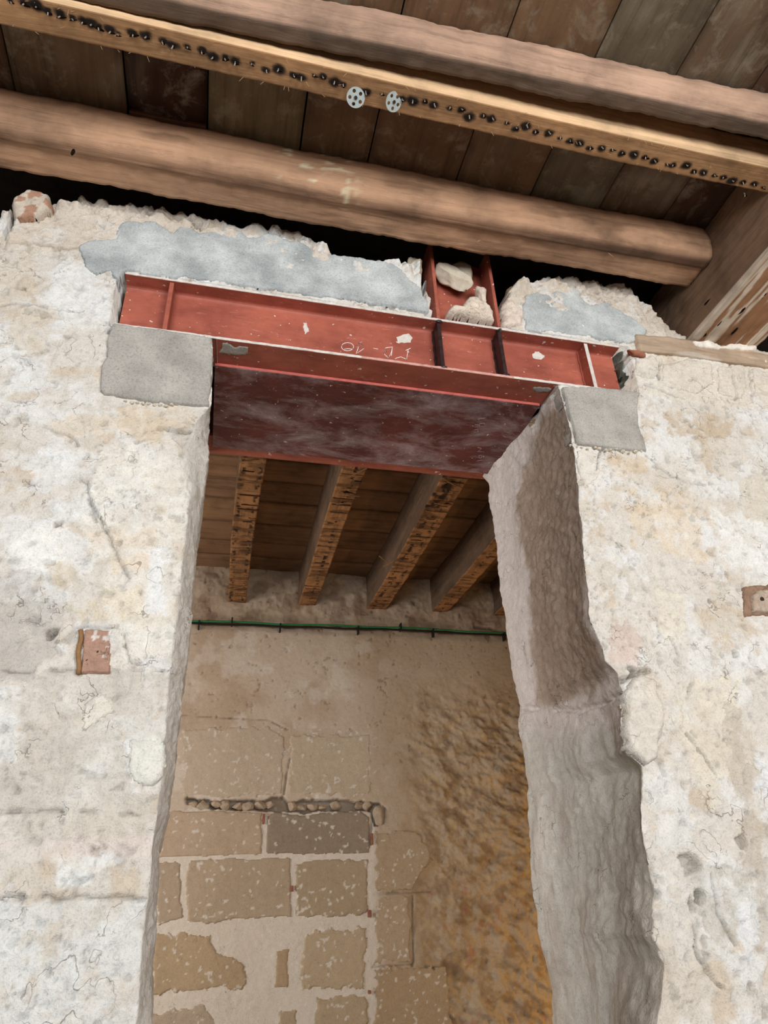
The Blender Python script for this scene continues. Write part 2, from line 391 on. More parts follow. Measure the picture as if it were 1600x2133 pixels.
pp([(100, 1180), (160, 1175), (165, 1215), (120, 1225)], srgb(210, 194, 168), 0.8, 0.01)
pp([(130, 1260), (195, 1255), (230, 1290), (165, 1300)], srgb(214, 198, 172), 0.7, 0.012)
pp([(40, 950), (150, 930), (170, 1000), (60, 1020)], WHITE, 0.8, 0.03, 1)
pp([(0, 700), (60, 690), (110, 800), (30, 830)], WHITE, 0.7, 0.035, 1)
pp([(95, 560), (215, 540), (200, 650), (120, 690)], WHITE, 0.7, 0.04, 1)
pp([(-20, 540), (80, 520), (70, 600), (0, 640)], srgb(214, 202, 184), 0.7, 0.03)
pp([(30, 640), (120, 650), (90, 740), (10, 720)], srgb(210, 197, 178), 0.7, 0.03)
pp([(60, 880), (330, 850), (420, 870), (330, 920), (160, 910)], srgb(216, 198, 172), 0.65, 0.025, -3)
pp([(-60, 1745), (330, 1740), (322, 1790), (200, 1800), (60, 1775), (-60, 1790)], srgb(222, 208, 200), 0.9, 0.012, -1)
pp([(110, 1790), (260, 1780), (230, 1830), (120, 1850)], srgb(238, 240, 238), 0.8, 0.012, 1)
pp([(-60, 1700), (180, 1700), (240, 1740), (-60, 1745)], srgb(206, 198, 184), 0.7, 0.02)
pp([(-60, 1875), (310, 1875), (300, 2300), (-60, 2300)], srgb(222, 223, 221), 0.8, 0.012, -1)
pp([(60, 1940), (210, 1890), (190, 1960), (80, 2000)], srgb(202, 192, 176), 0.6, 0.03)
pp([(345, 905), (436, 870), (436, 1000), (420, 1080), (396, 1030), (378, 930)], srgb(196, 187, 176), 0.95, 0.004, -10)
# right pier
pp([(1320, 735), (1700, 760), (1700, 860), (1500, 850), (1390, 830), (1320, 810)], srgb(224, 214, 198), 0.8, 0.015, 2)
pp([(1375, 860), (1420, 850), (1440, 890), (1470, 860), (1530, 880), (1520, 915), (1400, 910)], srgb(192, 168, 136), 0.7, 0.024, -4)
pp([(1270, 945), (1350, 950), (1360, 990), (1270, 1000)], srgb(212, 186, 152), 0.6, 0.02)
pp([(1300, 1020), (1480, 1040), (1460, 1180), (1330, 1130)], srgb(222, 202, 174), 0.65, 0.035, -1)
pp([(1470, 1060), (1640, 1080), (1640, 1210), (1500, 1180)], srgb(236, 235, 231), 0.85, 0.025, 2)
pp([(1540, 1000), (1640, 980), (1640, 1100), (1560, 1090)], srgb(216, 207, 190), 0.8, 0.012, 2)
pp([(1370, 1230), (1420, 1240), (1430, 1330), (1380, 1350)], srgb(226, 217, 199), 0.7, 0.014)
pp([(1275, 1285), (1310, 1290), (1335, 1330), (1330, 1400), (1270, 1370), (1262, 1330)], srgb(208, 186, 174), 0.8, 0.016, -4)
pp([(1300, 1380), (1400, 1380), (1420, 1500), (1360, 1610), (1330, 1600), (1295, 1540), (1300, 1440)], srgb(222, 216, 207), 0.8, 0.012, 3)
pp([(1400, 1440), (1520, 1400), (1560, 1560), (1480, 1680), (1420, 1560)], srgb(226, 216, 196), 0.7, 0.03)
pp([(1500, 1500), (1545, 1480), (1600, 1860), (1570, 2000), (1545, 1700)], srgb(190, 178, 162), 0.7, 0.02, -3)
pp([(1575, 1560), (1680, 1540), (1680, 1720), (1580, 1700)], srgb(234, 236, 238), 0.85, 0.02, 2)
pp([(1440, 1795), (1500, 1800), (1560, 1830), (1540, 1980), (1490, 1960), (1450, 1880)], srgb(196, 190, 178), 0.85, 0.015, -5)
pp([(1540, 1880), (1575, 1870), (1565, 2010), (1535, 1990)], srgb(236, 238, 240), 0.8, 0.012, 2)
pp([(1380, 1820), (1440, 1830), (1430, 2000), (1390, 1960)], srgb(214, 208, 200), 0.6, 0.02, -2)
pp([(1200, 935), (1260, 945), (1255, 1010), (1212, 1010)], srgb(230, 224, 214), 0.7, 0.015, 1)
# rubble over the lintel on the right
pp([(1050, 575), (1405, 590), (1430, 705), (1340, 700), (1230, 620), (1060, 640)], RUBBLE, 0.9, 0.02, 2)

CRACKS = [([(150, 985), (182, 1010), (190, 1045), (215, 1100), (232, 1120), (246, 1165), (270, 1215), (296, 1240)], .0022, .006),
          ([(185, 1040), (196, 1068), (200, 1090)], .002, .006), ([(0, 636), (60, 632), (120, 645), (170, 650)], .002, .005),
          ([(330, 893), (360, 897), (420, 893)], .0035, .012), ([(90, 890), (150, 907), (165, 930)], .0025, .006),
          ([(0, 1868), (120, 1872), (310, 1870)], .0026, .004), ([(0, 1398), (120, 1400), (350, 1398)], .002, .004), ([(0, 1690), (330, 1694)], .0024, .003),
          ([(255, 1326), (275, 1380)], .002, .004), ([(150, 1310), (245, 1306)], .0025, .005),
          ([(1340, 800), (1395, 822), (1420, 830)], .0025, .008), ([(1345, 948), (1395, 990), (1430, 1005)], .0022, .006), ([(1375, 752), (1372, 790), (1355, 800)], .003, .010),
          ([(1520, 760), (1530, 830), (1522, 835)], .0025, .008), ([(1560, 770), (1566, 840)], .002, .007), ([(1240, 985), (1255, 930), (1262, 945)], .002, .006),
          ([(1480, 1820), (1500, 1900), (1530, 1970)], .003, .006), ([(1430, 1530), (1490, 1610)], .0025, .006), ([(1395, 1330), (1440, 1420), (1432, 1460)], .002, .005),
          ([(1280, 1430), (1330, 1398), (1350, 1400)], .005, .018), ([(1440, 1870), (1450, 1990), (1500, 2060)], .003, .008),
          ([(1360, 590), (1385, 630)], .003, .012), ([(20, 505), (150, 520), (250, 505)], .003, .008), ([(300, 440), (420, 470), (430, 480)], .0035, .012)]
CRACKS = [(XZ(c), w, d) for c, w, d in CRACKS]
HOLES = [(120, 1097, .008, .03), (248, 1133, .007, .008), (190, 1075, .004, .012), (110, 1318, .011, .035), (1528, 1364, .008, .02), (1440, 1800, .02, .02), (1548, 1755, .014, .02),
         (1318, 1398, .012, .03), (1316, 1440, .006, .01), (285, 922, .006, .012), (1480, 1250, .006, .012), (232, 688, .012, .03), (1370, 785, .006, .02), (1460, 1870, .012, .03), (1365, 2000, .02, .03), (1365, 1862, .008, .02), (48, 600, .004, .01), (1315, 790, .010, .02)]
HOLES = [(*onY(a, b)[[0, 2]], r, d) for a, b, r, d in HOLES]

def front_wall(x, z):
    """relief (metres into the wall) and colour of the wall face at y = 0"""
    shp = x.shape; x = x.ravel(); z = z.ravel()
    lay = fbm(x, z, 5.5, 6, 1, .6); lay2 = fbm(x + .3, z, 11, 5, 2, .6); tr = fbm(x * 0.5, z * 1.6, 22, 4, 3); gr = fbm(x, z, 95, 3, 4)
    y = -0.006 * fbm(x, z, 2.2, 3, 5) - 0.0035 * lay2 - 0.002 * tr - 0.0024 * gr - 0.0022 * np.abs(fbm(x * .8, z, 34, 4, 6))
    plate = sstep(0.02, 0.10, lay); y -= 0.0028 * plate                    # a thin coat of lime left in islands
    flake = sstep(0.18, 0.24, lay2); y -= 0.0016 * flake
    c = CREAM[None] + 0 * x[:, None]
    def mix(m, col): 
        nonlocal c
        c = c * (1 - m[:, None]) + np.asarray(col)[None] * m[:, None]
    mix(0.55 * plate, WHITE); mix(0.5 * sstep(0.05, 0.35, fbm(x, z, 7.2, 6, 21, .62)), TAN)
    mix(0.5 * flake, WHITE); mix(0.5 * sstep(0.25, 0.5, fbm(x, z, 16, 4, 24)), srgb(200, 178, 150))
    for poly, col, st, rag, mm in PAINT:
        lo = poly.min(0) - 0.06; hi = poly.max(0) + 0.06
        k = np.where((x > lo[0]) & (x < hi[0]) & (z > lo[1]) & (z < hi[1]))[0]
        if not len(k): continue
        d = polydist(x[k], z[k], poly) + (rag * 1.9 + .004) * fbm(x[k], z[k], 24, 5, 40, .65)
        m = sstep(-0.004, 0.006, d) * st * .85 * (1 - .6 * sstep(.05, .3, fbm(x[k], z[k], 19, 4, 43, .65)))
        tone = col[None] * (1 + 0.10 * lay2[k] + 0.07 * gr[k])[:, None]
        c[k] = c[k] * (1 - m[:, None]) + tone * m[:, None]; y[k] -= mm * sstep(-0.002, 0.003, d)
    rub = sstep(0.0, -0.05, z - np.interp(x, TOPXZ[:, 0], TOPXZ[:, 1]) + 0.06)      # broken rubble near the top
    rub = 1 - rub
    lump = np.abs(fbm(x, z, 15, 4, 50)); y += rub * (0.042 * (0.3 - lump) + 0.010 * fbm(x, z, 45, 4, 51, .6))
    low = sstep(1.9, 1.3, z) * sstep(0.6, 0.9, x); y -= low * 0.009 * fbm(x, z, 9, 4, 53)
    for cr, w, dep in CRACKS:
        lo = cr.min(0) - 0.03; hi = cr.max(0) + 0.03
        k = np.where((x > lo[0]) & (x < hi[0]) & (z > lo[1]) & (z < hi[1]))[0]
        if not len(k): continue
        wx = x[k] + 0.006 * fbm(x[k], z[k], 40, 3, 60); wz = z[k] + 0.006 * fbm(x[k], z[k], 40, 3, 61)
        m = sstep(w * 1.7, w * 0.5, polydist(wx, wz, cr, False)) * sstep(-0.45, -0.1, fbm(x[k], z[k], 30, 2, 62))
        y[k] += dep * 1.6 * m; c[k] *= (1 - 0.4 * m)[:, None]
    rid = np.abs(fbm(x, z, 13, 4, 70)); kk = sstep(0.016, 0.005, rid) * sstep(0.02, 0.3, fbm(x, z, 4, 3, 71))   # hairline cracks
    y += 0.0035 * kk; c *= (1 - 0.30 * kk)[:, None]
    for hx, hz, r, dep in HOLES:
        k = np.where((np.abs(x - hx) < 3 * r) & (np.abs(z - hz) < 3 * r))[0]
        if not len(k): continue
        d = np.hypot(x[k] - hx, z[k] - hz) * (1 + 0.5 * fbm(x[k], z[k], 60, 3, 80))
        m = sstep(r * 1.15, r * 0.7, d); y[k] += dep * m; c[k] *= (1 - 0.35 * m)[:, None]
    pit = sstep(0.42, 0.55, fbm(x, z, 48, 3, 90)); y += 0.004 * pit; c *= (1 - 0.25 * pit)[:, None]
    return y.reshape(shp), np.clip(c, 0, 1).reshape(shp + (3,))
def axis(parts):
    out = []
    for a, b, h in parts: out.append(np.arange(a, b - h * 0.3, h))
    return np.concatenate(out + [[parts[-1][1]]])

# --- header: the wall over the lintel and above both piers
gx = axis([(X0, -0.9, 0.06), (-0.9, 1.85, 0.004), (1.85, X1, 0.06)]); gz = axis([(ZS - 0.004, 3.42, 0.004), (3.42, 3.9, 0.06)])
Xh, Zh = np.meshgrid(gx, gz)
yh, ch = front_wall(Xh, Zh)
jag = 0.010 * fbm(Xh, Zh, 30, 3, 100) + 0.010 * fbm(Xh, Zh, 9, 3, 101)
over = Zh - np.interp(Xh.ravel(), TOPXZ[:, 0], TOPXZ[:, 1]).reshape(Xh.shape) + jag
rec = 0.05 * sstep(-0.02, 0.004, over) ** 2 + 0.36 * sstep(-0.001, 0.012, over)
slope = sstep(0.22, 0.0, Xh) * 0.6
rec = rec * (1 - slope) + slope * (0.05 * sstep(-0.03, 0.01, over) + 0.12 * sstep(0.0, 0.09, over))
dp = polydist(Xh, Zh, POCKET) + 0.002 * fbm(Xh, Zh, 40, 2, 103)
inside = (dp > 0) | ((Zh < ZS + .02) & (Xh > -0.075) & (Xh < 0.915))
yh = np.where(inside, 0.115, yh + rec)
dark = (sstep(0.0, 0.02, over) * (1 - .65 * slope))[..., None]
ch = ch * (1 - dark) + srgb(58, 50, 44) * dark  # shade of the cavity above the rubble put into the colour
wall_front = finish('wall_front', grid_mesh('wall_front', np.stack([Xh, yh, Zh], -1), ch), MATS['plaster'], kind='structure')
finish('header_back', box_mesh('header_back', X0, X1, T - 0.02, T, ZS + HB + 0.02, 3.9), MATS['cavity_shade'], wall_front, False)

# --- left pier with its narrow reveal
def prof(px, y, n=1):
    a = XZ(px, y); a = a[np.argsort(a[:, 1])]; return lambda z: np.interp(z, a[:, 1], a[:, 0])
LE = prof([(441, 690), (440, 845), (404, 880), (380, 930), (396, 1031), (381, 1175), (366, 1300), (356, 1375), (350, 1425), (342, 1537), (328, 1675), (312, 1800), (300, 1894), (290, 2000), (282, 2133)], 0.0)
LS = prof([(444, 690), (441, 760), (438, 850), (434, 925), (434, 950), (418, 1075), (411, 1130), (405, 1200), (397, 1300), (385, 1400), (372, 1500), (362, 1600), (350, 1690), (333, 1760), (330, 1800), (325, 1900), (318, 2000), (313, 2133)], 0.06)
gz = axis([(0, 1.15, 0.06), (1.15, ZS, 0.004)])
ncor = 8
fx = axis([(0.0, 0.62, 0.04), (0.62, 1.0, 0.0022)])       # fraction of the way from the far left to the edge
fx = np.concatenate([np.linspace(0, 0.6, 70, endpoint=False), np.linspace(0.6, 1.0, 230)])
xe = LE(gz) + 0.004 * fbm(gz, gz * 0, 30, 4, 110); xsil = LS(gz) + 0.004 * fbm(gz, gz * 0 + 3, 24, 4, 111)
Xp = X0 + (xe[:, None] - X0) * fx[None]; Zp = np.repeat(gz[:, None], len(fx), 1)
yp, cp = front_wall(Xp, Zp)
edge = sstep(0.012, 0.0, xe[:, None] - Xp); yp += edge * 0.003
yr = np.concatenate([np.linspace(0.004, 0.06, 14), np.linspace(0.08, T, 44)])
t = np.clip(yr / 0.06, 0, 1)[None]
Zr = np.repeat(gz[:, None], len(yr), 1); Yr = np.repeat(yr[None], len(gz), 0)
Xr = xe[:, None] * (1 - t ** 0.8) + xsil[:, None] * t ** 0.8 - 0.03 * np.clip((Yr - 0.06) / T, 0, 1)
Xr += (0.004 * fbm(Yr, Zr, 18, 4, 112) + 0.003 * fbm(Yr, Zr, 80, 3, 113)) * np.clip(Yr / 0.02, 0, 1)
cr = srgb(206, 199, 190)[None, None] * (1 + 0.10 * fbm(Yr, Zr, 30, 4, 114))[..., None]
P = np.concatenate([np.stack([Xp, yp, Zp], -1), np.stack([Xr, Yr, Zr], -1), np.stack([np.full((len(gz), 1), X0), np.full((len(gz), 1), T), gz[:, None]], -1)], 1)
C = np.concatenate([cp, cr, cr[:, -1:]], 1)
wall_left = finish('wall_left', grid_mesh('wall_left', P, C), MATS['plaster'], kind='structure')

# --- right pier with the broad lumpy reveal
RE = prof([(1160, 790), (1166, 812), (1186, 880), (1196, 935), (1204, 1000), (1212, 1100), (1222, 1200), (1232, 1292), (1256, 1345), (1262, 1375), (1290, 1402), (1298, 1440), (1293, 1500), (1300, 1560), (1336, 1596), (1338, 1650),
           (1342, 1750), (1352, 1800), (1366, 1860), (1360, 1950), (1388, 2020), (1380, 2080), (1370, 2133)], 0.0)
RB = prof([(1005, 985), (1020, 1002), (1022, 1050), (1036, 1130), (1046, 1250), (1056, 1320), (1070, 1400), (1086, 1468), (1082, 1500), (1090, 1600), (1105, 1740), (1112, 1830), (1121, 1930), (1130, 1990), (1145, 2060), (1150, 2133)], T - 0.03)
xe = RE(gz) + 0.004 * fbm(gz, gz * 0, 34, 4, 120); xb = RB(gz) + 0.003 * fbm(gz, gz * 0 + 5, 30, 4, 121)
fx = np.concatenate([np.linspace(0, 0.38, 240), np.linspace(0.38, 1.0, 90)[1:]])
Xp = xe[:, None] + (X1 - xe[:, None]) * fx[None]; Zp = np.repeat(gz[:, None], len(fx), 1)
yp, cp = front_wall(Xp, Zp)
yp += sstep(0.014, 0.0, Xp - xe[:, None]) * 0.004
yr = np.concatenate([np.linspace(T, T - 0.03, 8), np.linspace(T - 0.035, 0.004, 120)])
Zr = np.repeat(gz[:, None], len(yr), 1); Yr = np.repeat(yr[None], len(gz), 0)
t = np.clip(Yr / (T - 0.03), 0, 1)
Xr = xe[:, None] * (1 - t) + xb[:, None] * t
rnd = np.clip((Yr - (T - 0.03)) / 0.03, 0, 1); Xr += 0.03 * (1 - np.sqrt(np.clip(1 - rnd ** 2, 0, 1)))
wgt = np.clip(Yr / 0.03, 0, 1)
big = fbm(Yr * 1.3, Zr * 0.7, 7, 4, 122); strk = fbm(Yr * 1.5, Zr * 0.75, 11, 4, 123)
lowz = sstep(2.1, 1.7, Zr)
Xr -= wgt * ((0.012 + 0.010 * lowz) * big + (0.003 + 0.004 * lowz) * strk + 0.0032 * fbm(Yr, Zr, 60, 3, 124))
# a ledge breaking across the reveal and a hollow below the broken arris
led = YZ([(1084, 1474), (1130, 1478), (1190, 1480), (1240, 1462), (1290, 1438)], 0.89); dl = polydist(Yr.ravel(), Zr.ravel(), led, False).reshape(Yr.shape)
Xr += 0.012 * sstep(0.009, 0.002, dl + .006 * fbm(Yr, Zr, 30, 3, 129)) * sstep(-.3, .1, fbm(Yr, Zr, 12, 2, 130))
bz = np.interp(Yr.ravel(), led[::-1, 0], led[::-1, 1]).reshape(Yr.shape)
Xr += 0.022 * sstep(0.28, 0.0, Yr) * sstep(0.0, 0.05, bz - Zr) * sstep(0.45, 0.2, bz - Zr) * wgt
BRN = srgb(168, 147, 129); PALE = srgb(222, 211, 204); GRN = srgb(204, 198, 187)
c = PALE[None, None] * (1 + 0.08 * strk)[..., None]
brn = YZ([(1120, 840), (1160, 812), (1192, 930), (1210, 1050), (1228, 1250), (1264, 1345), (1262, 1400), (1215, 1452), (1110, 1474), (1102, 1300), (1088, 1150), (1066, 1060), (1085, 930)], 0.89)
db = polydist(Yr.ravel(), Zr.ravel(), brn).reshape(Yr.shape) + 0.05 * fbm(Yr, Zr, 14, 5, 125)
m = (sstep(-0.01, 0.04, db) * 0.92)[..., None]; c = c * (1 - m) + BRN * (1 + 0.22 * fbm(Yr, Zr, 34, 4, 126))[..., None] * m
Xr += 0.004 * wgt * sstep(0, 0.03, db) * np.abs(fbm(Yr, Zr, 38, 3, 127)) * 2
m = (sstep(0.02, 0.10, bz - Zr) * 0.9)[..., None]; c = c * (1 - m) + GRN * (1 + 0.16 * big + 0.10 * strk)[..., None] * m
m = (sstep(0.06, 0.35, fbm(Yr * 1.6, Zr * 0.6, 9, 4, 128)) * 0.55 * lowz)[..., None]; c = c * (1 - m) + srgb(172, 160, 146) * m
m = (sstep(0.035, 0.0, Yr) * 0.6)[..., None]; c = c * (1 - m) + srgb(214, 204, 192) * m
P = np.concatenate([np.stack([np.full((len(gz), 1), X1), np.full((len(gz), 1), T), gz[:, None]], -1), np.stack([Xr, Yr, Zr], -1), np.stack([Xp, yp, Zp], -1)], 1)
C = np.concatenate([c[:, :1], c, cp], 1)
wall_right = finish('wall_right', grid_mesh('wall_right', P, np.clip(C, 0, 1)), MATS['plaster'], kind='structure')

# ------------------------------------------------------------------ patches: irregular flat masses with their own edges
def patch(name, poly, y, thick, mat, parent=None, res=0.004, rag=0.006, soft=0.004, relief=0.0015, base=None, color=None, back=0.012, raw=False, seed=200, **kw):
    """a slab with a ragged outline on a vertical plane; its rim runs back into the wall"""
    P2 = np.asarray(poly) if raw else XZ(poly, y)
    lo = P2.min(0) - rag * 2; hi = P2.max(0) + rag * 2
    X, Z = np.meshgrid(np.arange(lo[0], hi[0] + res, res), np.arange(lo[1], hi[1] + res, res))
    d = polydist(X.ravel(), Z.ravel(), P2).reshape(X.shape) + rag * 1.6 * fbm(X, Z, 28, 4, seed)
    gz_, gx_ = np.gradient(d, res); gn = gx_ ** 2 + gz_ ** 2 + 1e-6                    # draw the outermost ring in to the true outline
    sh = np.where(d < 0, np.clip(-d, 0, 1.5 * res), 0) / np.sqrt(gn)
    b = base(X, Z)[0] if base else 0.0
    Y = y + b - thick * np.sqrt(sstep(0, soft, d)) + back * (d <= 0) - relief * fbm(X, Z, 22, 4, seed + 1) - relief * 0.6 * fbm(X, Z, 85, 3, seed + 2)
    ok = d > -res * 1.01
    mask = ok[:-1, :-1] & ok[1:, :-1] & ok[:-1, 1:] & ok[1:, 1:]
    C = None
    if color is not None: C = np.clip(color(X, Z, d), 0, 1)
    me = grid_mesh(name, np.stack([X + sh * gx_ / np.sqrt(gn), Y, Z + sh * gz_ / np.sqrt(gn)], -1), C, mask)
    return finish(name, me, MATS[mat], parent, label=kw.get('label'), cat=kw.get('cat'), kind=kw.get('kind'), group=kw.get('group'))
TOPF = [(255, 569), (345, 579), (500, 600), (700, 626), (890, 653)]
patch('cement_fill', [(160, 515), (190, 505), (240, 502), (244, 478), (262, 462), (310, 465), (345, 476), (360, 490), (374, 476), (400, 476), (416, 492), (470, 482), (500, 486), (516, 500), (560, 490),
      (600, 505), (650, 520), (690, 532), (800, 547), (832, 562), (850, 582), (880, 604), (888, 640)] + TOPF[::-1] + [(246, 588), (230, 570), (200, 582), (180, 560)],
      0.0, 0.010, 'cement_blue', wall_front, rag=0.007, relief=0.003, back=0.03, label='blue-grey cement filling above the steel beam, left of the post')
patch('cement_fill', [(1086, 640), (1090, 618), (1112, 612), (1145, 616), (1170, 600), (1204, 602), (1206, 622), (1230, 642), (1255, 630), (1300, 655), (1345, 690), (1338, 706), (1310, 717), (1200, 703), (1090, 690)],
      0.0, 0.010, 'cement_blue', wall_front, rag=0.007, relief=0.003, back=0.03, seed=210, label='blue-grey cement filling above the steel beam, right of the post')
patch('concrete_padstone', [(236, 678), (330, 690), (442, 708), (443, 760), (438, 850), (420, 850), (330, 843), (216, 826), (206, 818), (213, 762), (223, 750), (222, 712)], 0.0, 0.012, 'cement_grey', None,
      rag=0.002, relief=0.0018, back=0.05, label='grey concrete padstone under the left end of the red steel beam', cat='padstone')
patch('concrete_padstone', [(1167, 809), (1240, 810), (1310, 817), (1336, 821), (1326, 832), (1328, 890), (1346, 944), (1290, 940), (1200, 928), (1186, 878)], 0.0, 0.012, 'cement_grey', None,
      rag=0.002, relief=0.0018, back=0.05, seed=230, label='grey concrete padstone under the right end of the red steel beam', cat='padstone')
# stones that show their own outline in the rubble of the right pier and at the top left
for k, pl in enumerate(([(1317, 746), (1356, 744), (1372, 758), (1374, 784), (1352, 792), (1318, 784)], [(1378, 760), (1430, 748), (1476, 758), (1486, 800), (1450, 822), (1392, 812), (1376, 792)],
                        [(1492, 764), (1545, 764), (1556, 800), (1540, 836), (1494, 822)], [(1564, 772), (1660, 788), (1660, 850), (1566, 838)], [(1200, 936), (1252, 942), (1250, 985), (1212, 1030)],
                        [(1296, 1440), (1326, 1404), (1366, 1420), (1378, 1500), (1366, 1580), (1340, 1598), (1302, 1556)])):
    patch('stone', pl, 0.0, (0.006, 0.007, 0.005, 0.005, 0.003, 0.014, 0.007)[k], 'plaster', wall_right, rag=0.007, soft=0.012, relief=0.003, base=front_wall, back=0.012, seed=240 + k * 5,
          color=lambda X, Z, d: .5 * front_wall(X, Z)[1] + .5 * srgb(220, 211, 198) * (1 + 0.10 * fbm(X, Z, 16, 4, 9) + 0.05 * fbm(X, Z, 60, 3, 10))[..., None])
patch('brick_fragment', [(22, 415), (60, 404), (104, 412), (110, 440), (92, 455), (26, 462)], -0.012, 0.018, 'grit', wall_front, rag=0.006, soft=0.012, relief=0.006, back=0.04, seed=290,
      color=lambda X, Z, d: np.where((fbm(X, Z, 30, 4, 12) > 0.2)[..., None], srgb(178, 138, 116), srgb(206, 193, 176)), label='broken red brick end smeared with lime')
# lime scales that stand proud of the left pier
for k, pl in enumerate(([(175, 1468), (205, 1443), (234, 1456), (238, 1480), (208, 1506), (180, 1518)], [(272, 1545), (345, 1535), (338, 1612), (318, 1642), (280, 1634), (264, 1600)])):
    patch('lime_scale', pl, 0.0, 0.003, 'plaster', wall_left, rag=0.008, base=front_wall, seed=300 + k * 5, color=lambda X, Z, d: .4 * front_wall(X, Z)[1] + .6 * srgb(226, 222, 211) * (1 + 0.07 * fbm(X, Z, 30, 4, 14))[..., None])

# ================================================================== the steel lintel
def steel_part(name, me, parent, mat='red_primer', **kw): return keep(finish(name, me, MATS[mat], smooth=False, **kw), parent)
XA, XB = -0.335, 1.172
def ibeam(y0, label, mat='red_primer'):
    r = empty('steel_girder', ((XA + XB) / 2, y0 + .05, ZS), label, 'steel beam')
    bw, tf, tw = 0.100, 0.0095, 0.0065
    # section with root fillets, swept along x
    yc = y0 + bw / 2; rad = 0.011
    sec = [(y0, ZS), (y0 + bw, ZS), (y0 + bw, ZS + tf)]
    def fil(cy, cz, a0, a1): return [(cy + rad * math.cos(math.radians(a)), cz + rad * math.sin(math.radians(a))) for a in np.linspace(a0, a1, 5)]
    sec += fil(yc + tw / 2 + rad, ZS + tf + rad, 270, 180) + fil(yc + tw / 2 + rad, ZT - tf - rad, 180, 90) + [(y0 + bw, ZT - tf), (y0 + bw, ZT), (y0, ZT), (y0, ZT - tf)]
    sec += fil(yc - tw / 2 - rad, ZT - tf - rad, 90, 0) + fil(yc - tw / 2 - rad, ZS + tf + rad, 0, -90) + [(y0, ZS + tf)]
    n = len(sec); V = [(XA, *p) for p in sec] + [(XB, *p) for p in sec]
    Fc = [(i, i + n, (i + 1) % n + n, (i + 1) % n) for i in range(n)]
    caps = [tuple(range(n)), tuple(range(2 * n - 1, n - 1, -1))]
    o = steel_part('section', pydata('section', V, Fc + caps), r, mat)
    return r, yc - tw / 2, tf
front, yweb, tf = ibeam(0.0, 'red-primed steel I-beam with stiffeners and chalk marks facing the room')
rear, _, _ = ibeam(0.447, 'rear red steel I-beam, its flange showing behind the wide soffit plate', 'red_primer')
# stiffener plates welded between the flanges
def xat(px, py): return onY(px, py, 0.004)[0]
for k, (px, py, mat) in enumerate(((350, 640, 'red_primer'), (918, 712, 'burnt_steel'), (1046, 728, 'burnt_steel'), (1228, 752, 'red_primer'))):
    x = xat(px, py)
    st = steel_part('stiffener', box_mesh('stiffener', x - .006, x + .006, 0.004, yweb, ZS + tf, ZT - tf, 0.001), front, mat)
    steel_part('weld_bead', tube_mesh('weld_bead', [(x - .007 + .0012 * math.sin(q * 2.1), yweb - .002, ZS + tf + (ZT - ZS - 2 * tf) * q / 14) for q in range(15)], 0.0035, 6), st, mat)
    if k == 3: steel_part('limed_edge', box_mesh('limed_edge', x - .0058, x + .0058, 0.0032, 0.0042, ZS + tf, ZT - tf), st, 'limed_edge')
    if k in (1, 2):
        for zz in (ZS + tf + .002, ZT - tf + .002): steel_part('weld_spot', rock_mesh('weld_spot', (x, 0.002, zz), (.026, .012, .016), k + 3, 2), st, 'burnt_steel')
        steel_part('weld_spot', rock_mesh('weld_spot', (x - .018, yweb - .006, ZS + .035), (.022, .014, .034), k + 9, 2), st, 'burnt_steel')
# lime left along the arris of the flanges
def strip(name, x0, x1, z0, z1, y, mat, parent, seed):
    xs_ = np.arange(x0, x1, 0.006); top = z1 - 0.0012 * np.abs(fbm(xs_, xs_ * 0, 60, 3, seed)) * 2; bot = z0 + 0.002 * np.abs(fbm(xs_, xs_ * 0, 40, 3, seed + 1))
    V = [(a, y, b) for a, b in zip(xs_, bot)] + [(a, y, b) for a, b in zip(xs_, top)]; n = len(xs_)
    V += [(a, y + .003, b) for a, b in zip(xs_, bot)]
    Q = [(i, i + 1, n + i + 1, n + i) for i in range(n - 1)] + [(2 * n + i, 2 * n + i + 1, i + 1, i) for i in range(n - 1)]
    return keep(finish(name, pydata(name, V, Q), MATS[mat], smooth=False), parent)
flat_mat('pink_edge', srgb(208, 160, 148), 0.7, 1.1, 50, 0.8)
strip('primer_edge', 0.30, 0.80, ZS, ZS + tf, -0.0012, 'pink_edge', front, 3)
strip('lime_smear', XA, 0.32, ZS, ZS + tf, -0.0015, 'limed_edge', front, 1); strip('lime_smear', 0.78, XB, ZS, ZS + tf, -0.0015, 'limed_edge', front, 5)
strip('lime_smear', XA, XB, ZT - tf, ZT, -0.0015, 'limed_edge', front, 9)
# cement smeared on the underside of the flange
def soffit_patch(name, poly, z, thick, mat, parent, rag=0.006, seed=0, **kw):
    P2 = np.array([onZ(*p, z)[:2] for p in poly]); lo = P2.min(0) - .01; hi = P2.max(0) + .01
    X, Y = np.meshgrid(np.arange(lo[0], hi[0], .004), np.arange(lo[1], hi[1], .004))
    d = polydist(X.ravel(), Y.ravel(), P2).reshape(X.shape) + rag * 1.6 * fbm(X, Y, 40, 4, seed)
    res = .004
    gz_, gx_ = np.gradient(d, res); gn = gx_ ** 2 + gz_ ** 2 + 1e-6                    # draw the outermost ring in to the true outline
    sh = np.where(d < 0, np.clip(-d, 0, 1.5 * res), 0) / np.sqrt(gn)
    Z = z - thick * sstep(0, .005, d) + .002 * (d <= 0); ok = d > -.0041
    me = grid_mesh(name, np.stack([X + sh * gx_ / np.sqrt(gn), Y + sh * gz_ / np.sqrt(gn), Z], -1), None, ok[:-1, :-1] & ok[1:, :-1] & ok[:-1, 1:] & ok[1:, 1:], flip=True)
    return keep(finish(name, me, MATS[mat], **kw), parent)
soffit_patch('cement_smear', [(462, 715), (515, 722), (515, 742), (490, 742), (462, 732)], ZS, .0015, 'cement_grey', front, .008, 3)
